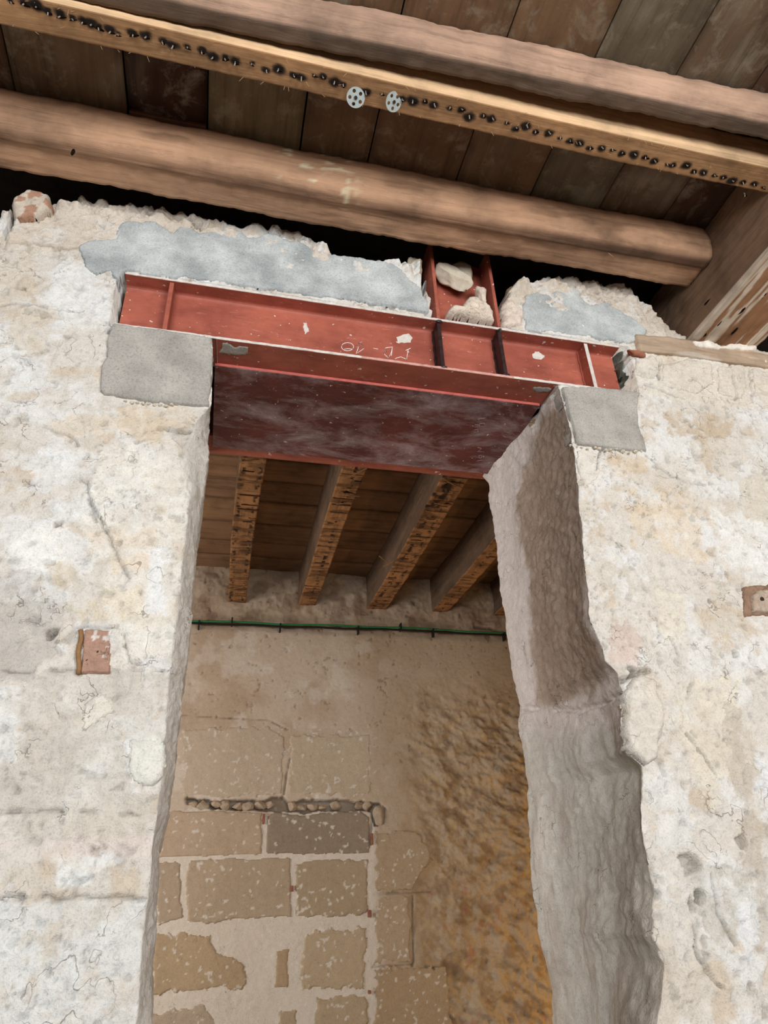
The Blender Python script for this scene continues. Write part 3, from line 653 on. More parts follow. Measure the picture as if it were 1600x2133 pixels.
soffit_patch('cement_smear', [(1098, 800), (1152, 808), (1140, 818), (1104, 814)], ZS, .0015, 'cement_grey', front, .008, 5)
# wide plate closing the soffit between the two beams
plate = empty('soffit_plate', (0.42, 0.3, ZS - .01), 'red steel plate across the soffit, painted darker for shade, with whitish stain and sheen clouds', 'steel plate')
PY0, PY1 = 0.094, 0.496
steel_part('sheet', box_mesh('sheet', -0.079, 0.905, PY0, PY1, ZS - .0105, ZS - .0003, .001), plate, 'red_primer_stained_shaded')
steel_part('front_edge', box_mesh('front_edge', -0.0785, 0.9045, PY0 - .0012, PY0 + .0006, ZS - .0098, ZS - .001), plate, 'bright_red_edge')
# chalk writing, upside down on the web: P B - 1 0
def chalk(strokes, parent, place, r, mat, label):
    V = []; Q = []
    for st_ in strokes:
        me = tube_mesh('tmp', np.array([place(*p) for p in st_]), r, 6)
        b = len(V); V += [tuple(v.co) for v in me.vertices]; Q += [tuple(b + i for i in p.vertices) for p in me.polygons]; bpy.data.meshes.remove(me)
    return keep(finish('chalk_letter', pydata('chalk_letter', V, Q), MATS[mat], label=label), parent)
def crop1(cx, cy): return onY(680 + cx / 7.2727, 680 + cy / 7.2727, yweb - .0004)
ring = [(320 + 92 * math.cos(a), 308 + 62 * math.sin(a)) for a in np.linspace(0.6, 6.9, 22)]
for what, S in (('zero', [ring + [(330, 335), (270, 345)]]), ('one', [[(540, 235), (480, 255), (560, 290), (490, 255), (480, 330), (450, 415), (510, 375), (568, 335)]]), ('dash', [[(710, 330), (785, 345)]]),
                ('letter B', [[(1000, 310), (985, 380), (965, 440), (985, 445), (992, 370), (1000, 310), (900, 325), (872, 350), (915, 385), (860, 385), (880, 425), (945, 480), (960, 440)]]),
                ('letter P', [[(1200, 365), (1275, 330), (1240, 345), (1225, 430), (1215, 505), (1195, 490), (1130, 462), (1070, 475), (1040, 495)]])):
    chalk(S, front, crop1, .0012, 'chalk', 'white chalk ' + what + ' written upside down')
def crop5(cx, cy): return onZ(960 + cx / 5.714, 820 + cy / 5.714, ZS - .0106)
for what, S5 in (('letter P', [[(150, 460), (235, 455), (205, 458), (200, 425), (165, 430), (160, 460)]]), ('letter B', [[(160, 395), (290, 390), (280, 352), (230, 355), (220, 392), (215, 375), (170, 370), (165, 395)]]),
                 ('dash', [[(210, 330), (215, 300)]]), ('one', [[(200, 300), (290, 290)]]), ('mark', [[(200, 640), (245, 650), (230, 670), (195, 690), (250, 690)]]), ('zero', [[(215, 735), (220, 770), (245, 765), (250, 735), (215, 735)]]), ('stroke', [[(200, 800), (255, 790)]])):
    chalk(S5, plate, crop5, .0009, 'chalk_faint', 'faint chalk ' + what + ' written across the plate')
# lime splash on the web
for k, pl in enumerate(([(826, 702), (850, 694), (861, 704), (855, 713), (830, 714)], [(1110, 738), (1122, 732), (1136, 742), (1128, 750), (1112, 746)], [(632, 672), (642, 668), (644, 690), (636, 696)])):
    keep(patch('lime_splash', pl, yweb, .0012, 'limed_edge', None, res=.002, rag=.005, soft=.002, relief=.0004, back=.001, seed=320 + k * 5), front)

# ------------------------------------------------------------------ the post standing on the beam
xl, xr = onY(912, 640, .004)[0], onY(1038, 660, .004)[0]
post = empty('steel_post', ((xl + xr) / 2, .05, ZT), 'red steel I-section post rising from the beam into the dark void', 'steel post')
for x in (xl, xr): steel_part('flange', box_mesh('flange', x - .0055, x + .0055, 0.006, 0.100, ZT, 3.40, .001), post)
steel_part('web', box_mesh('web', xl + .0055, xr - .0055, 0.075, 0.082, ZT, 3.40), post)
# rubble caught between the flanges
def rock(name, px, py, y, size, seed, mat, label, rot=0.0, sub=4, amp=.16, cat='stone', group=None):
    c = onY(px, py, y)
    return finish(name, rock_mesh(name, (0, 0, 0), size, seed, sub, amp, rot=rot), MATS[mat], label=label, cat=cat, group=group), c
def put(oc): oc[0].location = oc[1]; return oc[0]
put(rock('loose_stone', 948, 582, .034, (.150, .075, .080), 5, 'stone_cream', 'loose pale stone lodged slanting between the post flanges', rot=math.radians(-38)))
put(rock('loose_stone', 966, 570, .046, (.085, .040, .100), 8, 'stone_cream', 'pale stone standing behind the slanting one between the flanges'))
put(rock('loose_stone', 1001, 620, .034, (.052, .055, .10), 11, 'crumbs', 'rough crumbly stone wedged against the right post flange'))
patch('mortar_rubble', [(930, 648), (942, 636), (958, 640), (978, 618), (1000, 626), (1014, 640), (1026, 652), (1027, 672), (980, 665), (930, 656)], 0.026, 0.022, 'grit', None, rag=.005, soft=.016, relief=.006, back=.026, seed=340,
      color=lambda X, Z, d: srgb(220, 205, 188) * (1 + .14 * fbm(X, Z, 50, 4, 7))[..., None], label='heap of crumbled mortar lying on the beam between the post flanges', cat='mortar', kind='stuff')
patch('mortar_rubble', [(1044, 640), (1056, 624), (1070, 630), (1086, 650), (1092, 690), (1046, 684)], 0.0, 0.016, 'grit', None, rag=.006, soft=.014, relief=.007, back=.04, seed=345,
      color=lambda X, Z, d: srgb(222, 206, 192) * (1 + .14 * fbm(X, Z, 50, 4, 7))[..., None], label='crumbled pinkish mortar on the beam just right of the post', cat='mortar', kind='stuff')
put(rock('rubble_stone', 1078, 622, .060, (.075, .10, .125), 21, 'stone_brown', 'rounded brownish rubble stone at the gap right of the post'))
put(rock('rubble_stone', 862, 566, .045, (.07, .09, .085), 24, 'stone_cream', 'cream rubble stone at the gap left of the post'))

# crumpled plastic and debris in the pocket at the beam's right end
bm = bmesh.new(); bmesh.ops.create_grid(bm, x_segments=22, y_segments=30, size=1)
for v in bm.verts:
    a, b = v.co.x, v.co.y; w = .022 * math.sin(5 * a + 3 * b) + .016 * math.sin(11 * b - 4 * a)
    v.co = (.030 * a + .008 * math.sin(7 * b), w, .085 * b)
pl = finish('plastic_film', bm_mesh('plastic_film', bm), MATS['plastic_film'], label='crumpled dark plastic film stuffed in the pocket at the right end of the beam', cat='plastic film')
pl.location = onY(1292, 760, .05)

# ================================================================== SETTING: far room back wall with its stonework
def far_wall(x, z):
    shp = x.shape; x = x.ravel(); z = z.ravel()
    rough = sstep(0.95, 1.35, x + 0.12 * fbm(x, z, 3, 3, 400)) * sstep(2.75, 2.3, z + 0.1 * fbm(x, z, 4, 3, 401))
    upper = sstep(2.90, 2.98, z)
    lump = fbm(x, z, 7, 5, 402); l2 = fbm(x * .8 + z * .4, z, 17, 4, 403); fine = fbm(x, z, 70, 3, 404)
    y = -0.003 * lump - 0.0012 * fine - rough * (0.020 * lump + 0.022 * l2 + .010 * fbm(x + .5 * z, z, 36, 4, 418, .6)) + 0.022 * rough - upper * (0.02 * fbm(x, z, 9, 4, 405) - 0.02)
    A = srgb(210, 190, 168); B = srgb(188, 162, 130); Cc = srgb(164, 132, 104); Wt = srgb(226, 212, 196)
    c = A[None] + 0 * x[:, None]
    def mix(m, col):
        nonlocal c
        m = np.clip(m, 0, 1)[:, None]; c = c * (1 - m) + np.asarray(col)[None] * m
    mix(0.7 * sstep(0.05, 0.35, fbm(x, z, 3.3, 5, 410)), srgb(190, 164, 138)); mix(0.6 * sstep(0.1, 0.35, fbm(x, z, 7, 5, 411)), Wt)
    mix(sstep(0.6, 1.15, x) * 0.7, B); mix(rough * sstep(-0.1, 0.4, fbm(x * .8 + z * .4, z, 21, 5, 419)) * 0.55, srgb(136, 102, 66)); mix(rough * 0.5 * sstep(0.1, 0.4, fbm(x, z, 24, 4, 412)), srgb(206, 172, 122))  # ochre towards the right, lamp warmth partly put into the colour
    mix(upper * 0.75, srgb(190, 168, 145)); mix(upper * sstep(0.1, 0.3, fbm(x, z, 10, 4, 413)) * .5, srgb(146, 118, 96))
    mort = sstep(0.93, 0.86, x) * sstep(1.93, 1.90, z) * sstep(-0.35, -0.3, x)
    mix(mort * 0.9, srgb(230, 217, 201) )
    mix(0.8 * sstep(0.52, 0.56, fbm(x + .35 * z, z - .2 * x, 52, 2, 414)) * sstep(2.42, 2.3, z) * sstep(1.0, .8, x), srgb(236, 226, 212))
    pit = sstep(0.40, 0.55, fbm(x, z, 34, 5, 415, .65)) * sstep(2.0, 2.3, z); y += .005 * pit; mix(.4 * pit, srgb(120, 86, 60))
    red = sstep(0.48, 0.56, fbm(x, z, 16, 3, 416)) * rough * sstep(1.7, 1.5, z); mix(red * .25, srgb(196, 104, 76))
    return y.reshape(shp), c.reshape(shp + (3,))
gx = axis([(X0, -0.9, 0.03), (-0.9, 2.05, 0.0065), (2.05, X1, 0.03)]); gz = axis([(0, 0.8, 0.06), (0.8, 3.34, 0.0065), (3.34, 3.9, 0.08)])
Xf, Zf = np.meshgrid(gx, gz); yf, cf = far_wall(Xf, Zf)
def FX(pts): return XZ(pts, YF)
slot = FX([(388, 1662), (440, 1668), (500, 1664), (556, 1668), (566, 1660), (590, 1658), (600, 1668), (690, 1664), (770, 1670), (790, 1672), (803, 1685), (803, 1718), (780, 1720), (774, 1692), (740, 1688), (640, 1692), (555, 1690), (440, 1686), (390, 1676)])
ds = polydist(Xf.ravel(), Zf.ravel(), slot).reshape(Xf.shape) + .006 * fbm(Xf, Zf, 30, 3, 420)
ms = sstep(-.002, .006, ds + .008 * fbm(Xf, Zf, 22, 3, 422)); yf += .07 * ms; cf = cf * (1 - .45 * ms[..., None]) + srgb(110, 104, 96) * .45 * ms[..., None]
for cr_, w_ in ((FX([(592, 1655), (598, 1610), (605, 1580)]), .005), (FX([(380, 1490), (560, 1500), (600, 1520)]), .003), (FX([(775, 1690), (772, 1760)]), .006), (FX([(860, 1865), (862, 2010)]), .004), (FX([(780, 1862), (900, 1858)]), .004), (FX([(775, 2014), (860, 2010)]), .004), (FX([(990, 1305), (1020, 1308), (1080, 1322)]), .01), (FX([(395, 1290), (500, 1294), (800, 1304)]), .006)):
    dd = polydist(Xf.ravel(), Zf.ravel(), cr_, False).reshape(Xf.shape) + .004 * fbm(Xf, Zf, 30, 3, 421); mm = sstep(w_ * 1.5, w_ * .4, dd); yf += .008 * mm; cf = cf * (1 - .35 * mm[..., None])
wall_back = finish('wall_back', grid_mesh('wall_back', np.stack([Xf, YF + yf, Zf], -1), np.clip(cf, 0, 1)), MATS['stonework'], kind='structure')
BLK = [([(340, 1690), (440, 1688), (546, 1692), (546, 1780), (330, 1787)], (196, 172, 146), .004, 5), ([(556, 1700), (575, 1690), (625, 1698), (700, 1690), (750, 1688), (770, 1700), (770, 1778), (640, 1780), (554, 1778)], (160, 142, 122), .004, 6),
       ([(326, 1795), (366, 1793), (378, 1800), (376, 1870), (382, 1910), (326, 1932)], (188, 166, 142), .005, 4), ([(393, 1790), (606, 1786), (608, 1910), (480, 1915), (430, 1925), (392, 1920), (386, 1850)], (190, 168, 142), .006, 5),
       ([(616, 1800), (642, 1792), (766, 1790), (766, 1905), (640, 1912), (616, 1908)], (182, 160, 132), .007, 5), ([(322, 1950), (400, 1938), (438, 1950), (450, 1985), (505, 2008), (518, 2050), (500, 2062), (318, 2072)], (190, 164, 132), .015, 5),
       ([(574, 1980), (604, 1975), (600, 2058), (572, 2056)], (186, 160, 128), .006, 4), ([(636, 1940), (765, 1932), (758, 2060), (632, 2060), (626, 2000)], (194, 172, 142), .015, 5),
       ([(660, 2078), (764, 2070), (762, 2200), (655, 2200)], (192, 170, 140), .015, 5), ([(318, 2110), (430, 2090), (450, 2130), (420, 2200), (310, 2200)], (190, 170, 148), .012, 3), ([(580, 2105), (620, 2100), (618, 2200), (578, 2200)], (186, 164, 136), .008, 3),
       ([(782, 1735), (870, 1728), (900, 1790), (860, 1852), (780, 1858)], (192, 168, 138), .016, 2), ([(782, 1868), (852, 1866), (856, 2004), (780, 2008)], (192, 169, 140), .014, 2), ([(780, 2020), (930, 2012), (940, 2200), (778, 2200)], (186, 160, 128), .018, 2),
       ([(378, 1520), (560, 1512), (592, 1540), (588, 1656), (380, 1658)], (204, 184, 161), .014, 2), ([(606, 1530), (770, 1530), (772, 1658), (600, 1656)], (202, 182, 156), .014, 2)]
for k, (pl, colr, rag, th) in enumerate(BLK):
    def bc(X, Z, d, colr=colr, k=k):
        c = srgb(*colr) * (1 + .06 * fbm(X, Z, 5, 3, 430 + k) + .03 * fbm(X, Z, 40, 3, 431))[..., None]
        m = sstep(.54, .58, fbm(X + .4 * Z, Z - .2 * X, 46, 2, 440 + k))[..., None] * .8
        return c * (1 - m) + srgb(232, 222, 208) * m
    patch('stone_block', pl, YF, .001 * th, 'stonework', wall_back, res=.006, rag=rag, soft=.012, relief=.0015, base=None, color=bc, back=.012, seed=450 + k * 4)
rng = random.Random(4)
for k in range(17):                                             # small packing stones in the open joint
    px = 404 + 22.5 * k + rng.uniform(-5, 5)
    if 572 < px < 592 or 700 < px < 722: continue
    c = onY(px, 1678 + rng.uniform(-3, 3) + .006 * (px - 400), YF + .016)
    o = finish('packing_stone', rock_mesh('packing_stone', c, (rng.uniform(.05, .085), .05, rng.uniform(.036, .056)), 60 + k, 2, .2), MATS['stone_pebble'], wall_back, False)
o = finish('packing_stone', rock_mesh('packing_stone', onY(788, 1700, YF + .006), (.066, .045, .120), 91, 3, .12), MATS['stone_pebble'], wall_back, False)
for k, (a, b, w_, h_) in enumerate(((549, 1706, .011, .05), (774, 1748, .012, .055), (608, 1851, .014, .026), (769, 1903, .018, .032), (769, 2066, .014, .014))):   # slips of brick in the joints
    c = onY(a, b, YF); finish('brick_slip', box_mesh('brick_slip', c[0] - w_ / 2, c[0] + w_ / 2, YF - .014, YF + .02, c[2] - h_ / 2, c[2] + h_ / 2, .002), MATS['red_brick'], wall_back, False)

# green and black cable stapled along the far wall
def cable_pt(px): 
    py = np.interp(px, [380, 484, 585, 746, 835, 902, 1055, 1200], [1296, 1299, 1303, 1308, 1310, 1314, 1322, 1331]); return onY(px, py, YF - .026)
cb = empty('cable_run', tuple(cable_pt(725)), 'green and black cable clipped along the back wall below the joist ends', 'cable')
pxs = np.arange(250, 1300, 12.0)
keep(finish('black_wire', tube_mesh('black_wire', [cable_pt(p) + np.array([0, 0, -.006 + .0015 * math.sin(p * .05)]) for p in pxs], .0065, 8), MATS['cable_black']), cb)
keep(finish('green_wire', tube_mesh('green_wire', [cable_pt(p) + np.array([0, -.002, .006 + .006 * math.sin((p - 395) * .016) ** 2]) for p in pxs], .0055, 8), MATS['cable_green']), cb)
for p in (415, 483, 584, 746, 835, 902, 1050):
    q = cable_pt(p); up, dn = (.035, .012) if p in (483, 835) else (.012, .038)
    keep(finish('clip', box_mesh('clip', q[0] - .004, q[0] + .004, YF - .040, YF - .001, q[2] - dn, q[2] + up, .001), MATS['cable_black'], smooth=False), cb)

# ================================================================== timber
def timber(name, prof2, ax, s0, s1, mat, colfn, parent=None, ds=0.012, amp=0.0015, seed=0, dens=0.008, bend=None, ends=True, smooth=True, tri_sub=None):
    """sweep a closed cross-section along x (ax 0: section in y,z) or along y (ax 1: section in x,z)"""
    pr = []
    for i in range(len(prof2)):
        a = np.array(prof2[i], float); b = np.array(prof2[(i + 1) % len(prof2)], float); n = max(1, int(np.linalg.norm(b - a) / dens))
        for k in range(n): pr.append(a + (b - a) * k / n)
    pr = np.array(pr); n = len(pr); s = np.linspace(s0, s1, max(2, int(abs(s1 - s0) / ds)) + 1)
    cen = pr.mean(0); dirs = pr - cen; dirs /= np.linalg.norm(dirs, axis=1)[:, None]
    Sg = np.repeat(s[:, None], n, 1); per = np.repeat(np.arange(n)[None] * dens, len(s), 0)
    per2 = np.minimum(per, per.max() - per)
    d = amp * (1.2 * fbm(Sg * .7, per2, 12, 4, seed + 500) + .8 * fbm(Sg, per2, 50, 3, seed + 501))
    A0 = np.repeat(pr[None, :, 0], len(s), 0); B0 = np.repeat(pr[None, :, 1], len(s), 0)
    P0 = np.stack([Sg, A0, B0], -1) if ax == 0 else np.stack([A0, Sg, B0], -1)
    A = pr[None, :, 0] + d * dirs[None, :, 0]; B = pr[None, :, 1] + d * dirs[None, :, 1]
    if bend is not None: da, db = bend(Sg); A = A + da; B = B + db
    P = np.stack([Sg, A, B], -1) if ax == 0 else np.stack([A, Sg, B], -1)
    Cc = np.clip(colfn(P0), 0, 1)
    idx = np.arange(len(s) * n).reshape(len(s), n); nx = np.roll(idx, -1, 1)
    Q = np.stack([idx[:-1], nx[:-1], nx[1:], idx[1:]], -1).reshape(-1, 4)
    if ax == 1: Q = Q[:, ::-1]
    V = P.reshape(-1, 3); me = mesh_np(name, V, Q, Cc.reshape(-1, 3))
    o = finish(name, me, MATS[mat], None, smooth)
    if ends:                                                     # close both ends
        bm = bmesh.new(); bm.from_mesh(me); bmesh.ops.holes_fill(bm, edges=[e for e in bm.edges if e.is_boundary], sides=0); bm.to_mesh(me); bm.free()
    if parent is not None: keep(o, parent)
    return o, P

# --- near room ceiling boards (run along y), each with its own tint
ceiling = finish('ceiling', box_mesh('ceiling', X0, X1, YR, YF, 3.46, 3.5), MATS['cavity_shade'], smooth=False, kind='structure')
JO = [(22, 150), (262, 200), (433, 200), (633, 250), (778, 285), (966, 332), (1127, 360), (1270, 395), (1400, 430)]
jx = [onZ(a, b, ZB)[0] for a, b in JO]
# joints further right, seen above the middle joist
jx = sorted(jx); step = .20
left = [jx[0] - .215 * k for k in range(7, 0, -1)]; right_ = [jx[-1] + .2 * k for k in range(1, 9)]
jx = left + jx + right_
TINT = [(112, 84, 60), (110, 82, 58), (104, 78, 56), (108, 80, 58), (112, 82, 58), (118, 88, 62), (120, 94, 70), (74, 46, 32), (132, 112, 84), (122, 94, 68), (126, 96, 70), (132, 102, 74), (116, 102, 82), (116, 94, 72), (92, 66, 50), (94, 68, 50), (112, 86, 64), (104, 76, 54), (108, 80, 58)]
for k in range(len(jx) - 1):
    a, b = jx[k], jx[k + 1]; up = 0.014 if k == 8 else rng.uniform(0, .003); col = srgb(*TINT[(k - 1) % len(TINT)]) * .84
    def bcol(P, col=col, k=k):
        m = sstep(.1, .45, fbm(P[..., 0], P[..., 1], 6, 5, 520 + k))[..., None] * (.5 if k in (7, 9, 13, 14) else .15)
        return col * (1 - m) + srgb(168, 158, 138) * m
    g = .0022
    timber('board', [(a + g, ZB + up), (b - g, ZB + up), (b - g, ZB + .025 + up), (a + g, ZB + .025 + up)], 1, YR, -.085, 'board_y', bcol, None, ds=.05, amp=.0008, seed=k, dens=.03)[0].parent = ceiling
a, b = jx[8], jx[9]; yb_ = onZ(345, 247, ZB)[1]
finish('batten', box_mesh('batten', a + .004, b - .004, yb_, yb_ + .05, ZB - .001, ZB + .013, .002), MATS['splinter_wood'], ceiling, False).data.materials[0] = flat_mat('batten_wood', srgb(96, 64, 44), .7, 1.2, 30)

# --- the waney round joist beside the wall
WOODA = srgb(192, 151, 120); WOODB = srgb(150, 108, 76)
def round_col(P):
    g = fbm(P[..., 0], P[..., 2] * 4 + P[..., 1] * 4, 5, 4, 530)
    c = WOODA * (1 + .16 * g)[..., None]
    up = sstep(3.345, 3.39, P[..., 2])[..., None] * .55; c = c * (1 - up) + srgb(120, 84, 60) * up  # browner towards the boards, the shadow below them painted in
    gro = (sstep(-.157, -.163, P[..., 1]) * sstep(-.205, -.190, P[..., 1]) * (P[..., 2] < 3.285) * (.35 + .5 * sstep(.5, 1.2, P[..., 0])))[..., None]; c = c * (1 - gro) + srgb(70, 48, 36) * gro  # dark strip under the bulge: grime plus painted shade
    lime = sstep(.28, .36, fbm(P[..., 0], P[..., 2] * 2, 40, 3, 531)) * sstep(.16, .05, np.abs(P[..., 0] - .16)) * (P[..., 1] < -.17)
    c = c * (1 - .8 * lime[..., None]) + srgb(222, 212, 176) * .8 * lime[..., None]
    dirt = sstep(.2, .5, fbm(P[..., 0] * .5, P[..., 1] * 3 + P[..., 2] * 3, 9, 4, 532))[..., None] * .5; c = c * (1 - dirt) + srgb(104, 76, 56) * dirt
    return c
RJ = [(-.080, 3.279), (-.160, 3.279), (-.166, 3.271), (-.190, 3.272), (-.206, 3.283), (-.217, 3.303), (-.224, 3.336), (-.222, 3.375), (-.220, ZB - .008), (-.080, ZB - .008)]
rj = empty('round_joist', (0.3, -.15, 3.276), 'waney timber joist with rounded edge, hard against the rubble wall', 'joist', group='joists of the near ceiling')
timber('beam', RJ, 0, X0, XT - .004, 'wood_x', round_col, rj, ds=.012, amp=.004, seed=1, dens=.007, bend=lambda s: (.006 * np.sin(s * 2.1 + .5) - .003, .003 * np.sin(s * 1.7)))
kp = onY(152, 318, -.222)
keep(finish('knot', rock_mesh('knot', (0, 0, 0), (.012, .006, .026), 7, 2), MATS['char'], None), rj).location = Vector(kp)
for k, (px, py, L, a) in enumerate(((1265, 525, .03, .5), (1000, 500, .02, 2.2), (545, 758, 0, 0))):
    if L == 0: continue
    q = onZ(px, py, 3.275); keep(finish('splinter', tube_mesh('splinter', [q, q + np.array([L * math.cos(a), L * .3, -L * math.sin(a) * .5])], .0012, 4), MATS['splinter_wood']), rj)

# --- the sawn middle joist with its row of nails
YM0, YM1, ZM = -.524, -.456, 3.268
NAILS = [(22, 4), (50, 8), (75, 14), (100, 26), (125, 34), (150, 40), (172, 46), (190, 52), (205, 58), (230, 66), (245, 73), (277, 72), (304, 78), (338, 88), (360, 97), (390, 100), (420, 108), (443, 121), (468, 122), (490, 131), (524, 135), (555, 149), (580, 146), (612, 158), (628, 163),
         (655, 158), (672, 160), (697, 172), (715, 178), (762, 192), (796, 197), (838, 208), (860, 211), (885, 210), (905, 218), (938, 225), (962, 228), (978, 243), (1008, 241), (1026, 246), (1056, 255), (1076, 267), (1098, 262), (1116, 274), (1144, 276), (1168, 287), (1188, 294), (1208, 298),
         (1230, 308), (1254, 307), (1276, 311), (1297, 318), (1322, 321), (1345, 327), (1364, 335), (1390, 342), (1402, 344), (1430, 344), (1446, 356), (1466, 359), (1488, 365), (1507, 369), (1526, 377), (1548, 380), (1571, 383), (1590, 391), (1552, 406)]
NP = np.array([onZ(a, b, ZM)[:2] for a, b in NAILS])
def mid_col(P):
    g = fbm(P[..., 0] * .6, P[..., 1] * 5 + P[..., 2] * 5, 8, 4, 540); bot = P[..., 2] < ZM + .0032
    c = np.where(bot[..., None], srgb(176, 134, 94), srgb(228, 190, 148)) * (1 + .13 * g)[..., None]  # underside darker than the sides, its weaker light put into the colour
    c = c * np.where(P[..., 1] > YM0 + .03, 1, 1)[..., None]
    x = P[..., 0].ravel(); y = P[..., 1].ravel(); m = np.zeros(len(x)); nz = fbm(x, y, 60, 3, 541)
    for k, (a, b) in enumerate(NP):
        j = np.where((np.abs(x - a) < .03) & (np.abs(y - b) < .02))[0]
        r = .005 + .007 * ((k * 7) % 5) / 4
        m[j] = np.maximum(m[j], sstep(r * 1.35, r * .7, np.hypot((x[j] - a) * .75, y[j] - b) + .004 * nz[j]))
    m = (m.reshape(P.shape[:2]) * bot)[..., None]
    return c * (1 - m) + srgb(34, 24, 18) * m
MJ = [(YM0, ZM), (YM0, ZB - .006), (YM1, ZB - .006), (YM1 + .002, ZM + .003)]
mj = empty('sawn_joist', (0.3, -.49, ZM), 'sawn pale timber joist with a row of rusty nails along its underside', 'joist', group='joists of the near ceiling')
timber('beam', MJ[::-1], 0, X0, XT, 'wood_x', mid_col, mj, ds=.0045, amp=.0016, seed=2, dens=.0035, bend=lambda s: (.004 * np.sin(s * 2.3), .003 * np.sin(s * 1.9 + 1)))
nail_me = tube_mesh('nail', [(0, 0, .01), (0, 0, -.002), (.001, .0005, -.006), (.0025, .001, -.009)], .0016, 6)
for k, (a, b) in enumerate(NP):
    o = bpy.data.objects.new('nail', nail_me); COL.objects.link(o); keep(o, mj)
    o.location = (a, b, ZM + .002); o.rotation_euler = (0, 0, (k * 2.4) % 6.28); o.scale = (1, 1, .6 + .15 * (k % 5))
nail_me.materials.append(MATS['nail_dusty'])
hole_me = rock_mesh('char_spot', (0, 0, 0), (.014, .009, .0012), 3, 2, .3)
hole_me.materials.append(MATS['char'])
for k, (a, b) in enumerate(NP):
    o = bpy.data.objects.new('char_spot', hole_me); COL.objects.link(o); keep(o, mj)
    o.location = (a + .002, b + .001, ZM - .0004); o.rotation_euler = (0, 0, .25 * math.sin(k)); o.scale = (.45 + 1.0 * ((k * 5) % 7) / 6 + (.5 if k > 46 or k < 12 else 0), .5 + .6 * ((k * 3) % 5) / 4, 1)
rs = random.Random(8)
for k in range(70):                                             # torn wood fibres
    x = rs.uniform(-.75, 1.42); y = rs.choice([YM0 + .004, YM1 - .002, rs.uniform(YM0, YM1)]); L = rs.uniform(.006, .018)
    keep(finish('wood_fibre', tube_mesh('wood_fibre', [(x, y, ZM + .001), (x + rs.uniform(-.01, .01), y + rs.uniform(-.004, .006), ZM - L * .6)], .0005, 4), MATS['splinter_wood'], smooth=False), mj)
# perforated washers screwed to it
def washer(px, py, tilt, label):
    c = onZ(px, py, ZM - .006); cu = bpy.data.curves.new('washer', 'CURVE'); cu.dimensions = '2D'; cu.fill_mode = 'BOTH'; cu.extrude = .0009; cu.resolution_u = 6
    def circ(x, y, r, n=24):
        s = cu.splines.new('POLY'); s.points.add(n - 1); s.use_cyclic_u = True
        for i in range(n): s.points[i].co = (x + r * math.cos(2 * math.pi * i / n), y + r * math.sin(2 * math.pi * i / n), 0, 1)
    circ(0, 0, .0228, 40)
    for i in range(5): circ(0.0145 * math.cos(i * 1.2566 + .5), .0145 * math.sin(i * 1.2566 + .5), .0043, 14)
    o = bpy.data.objects.new('tmp', cu); COL.objects.link(o); dg = bpy.context.evaluated_depsgraph_get()
    me = bpy.data.meshes.new_from_object(o.evaluated_get(dg)); bpy.data.objects.remove(o)
    r = empty('perforated_washer', tuple(c), label, 'washer', group='perforated washers under the sawn joist'); r.rotation_euler = tilt
    d = finish('disc', me, MATS['zinc'], r, False)
    bm = bmesh.new(); bmesh.ops.create_cone(bm, cap_ends=True, segments=16, radius1=.0042, radius2=.003, depth=.003)
    s = finish('screw_head', bm_mesh('screw_head', bm), MATS['nail_iron'], r, False); s.location = (0, 0, -.002)
    s2 = finish('screw_shank', tube_mesh('screw_shank', [(0, 0, 0), (0, 0, .02)], .002, 8), MATS['nail_iron'], r)
washer(741, 203, (math.radians(-26), math.radians(2), 0), 'zinc perforated washer screwed under the sawn joist, left of the pair')
washer(820, 212, (math.radians(-24), math.radians(-26), 0), 'tilted zinc perforated washer screwed under the sawn joist, right of the pair')

# --- the upper waney joist nearest the camera
UJ = [(-.545, 3.300), (-.582, 3.298), (-.604, 3.312), (-.617, 3.335), (-.620, 3.365), (-.608, ZB - .009), (-.545, ZB - .009)]
uj = empty('waney_joist', (0.3, -.58, 3.298), 'greyish round-edged joist nearest the viewer with shade painted on its underside', 'joist', group='joists of the near ceiling')
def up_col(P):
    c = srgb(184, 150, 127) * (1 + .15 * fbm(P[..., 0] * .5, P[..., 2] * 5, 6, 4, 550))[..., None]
    m = ((P[..., 1] > -.588) & (P[..., 2] < 3.33))[..., None] * .85; return c * (1 - m) + srgb(84, 70, 58) * m  # shade of the joist's underside painted in
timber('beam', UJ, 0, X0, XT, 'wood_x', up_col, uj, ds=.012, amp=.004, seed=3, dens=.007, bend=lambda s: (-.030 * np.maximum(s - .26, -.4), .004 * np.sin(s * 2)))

# --- trimmer beam at the right running back to the wall
TR = [(XT, 3.108), (XT, ZB - .005), (XT + .262, ZB - .005), (XT + .262, 3.118)]
def tr_col(P):
    bot = P[..., 2] < 3.119
    c = np.where(bot[..., None], srgb(162, 118, 86), srgb(134, 106, 84)) * (1 + .14 * fbm(P[..., 1] * .5, P[..., 0] * 5 + P[..., 2] * 5, 6, 4, 560))[..., None]
    st = sstep(.0, .10, fbm(P[..., 0] * 1.0, P[..., 1] * .045, 60, 3, 561)) * sstep(-.4, -.05, fbm(P[..., 0] * 2, P[..., 1] * .6, 8, 3, 562)) * bot
    st = np.maximum(st, sstep(.018, .008, np.abs(P[..., 0] - XT - .006)) * bot * .9)
    return c * (1 - .85 * st[..., None]) + srgb(224, 210, 192) * .85 * st[..., None]
tb = empty('trimmer_timber', (XT + .13, -.5, 3.108), 'heavy timber trimmer at the right, underside streaked with old plaster', 'beam')
o, _ = timber('beam', TR, 1, YR, .12, 'wood_y', tr_col, tb, ds=.012, amp=.003, seed=4, dens=.005)
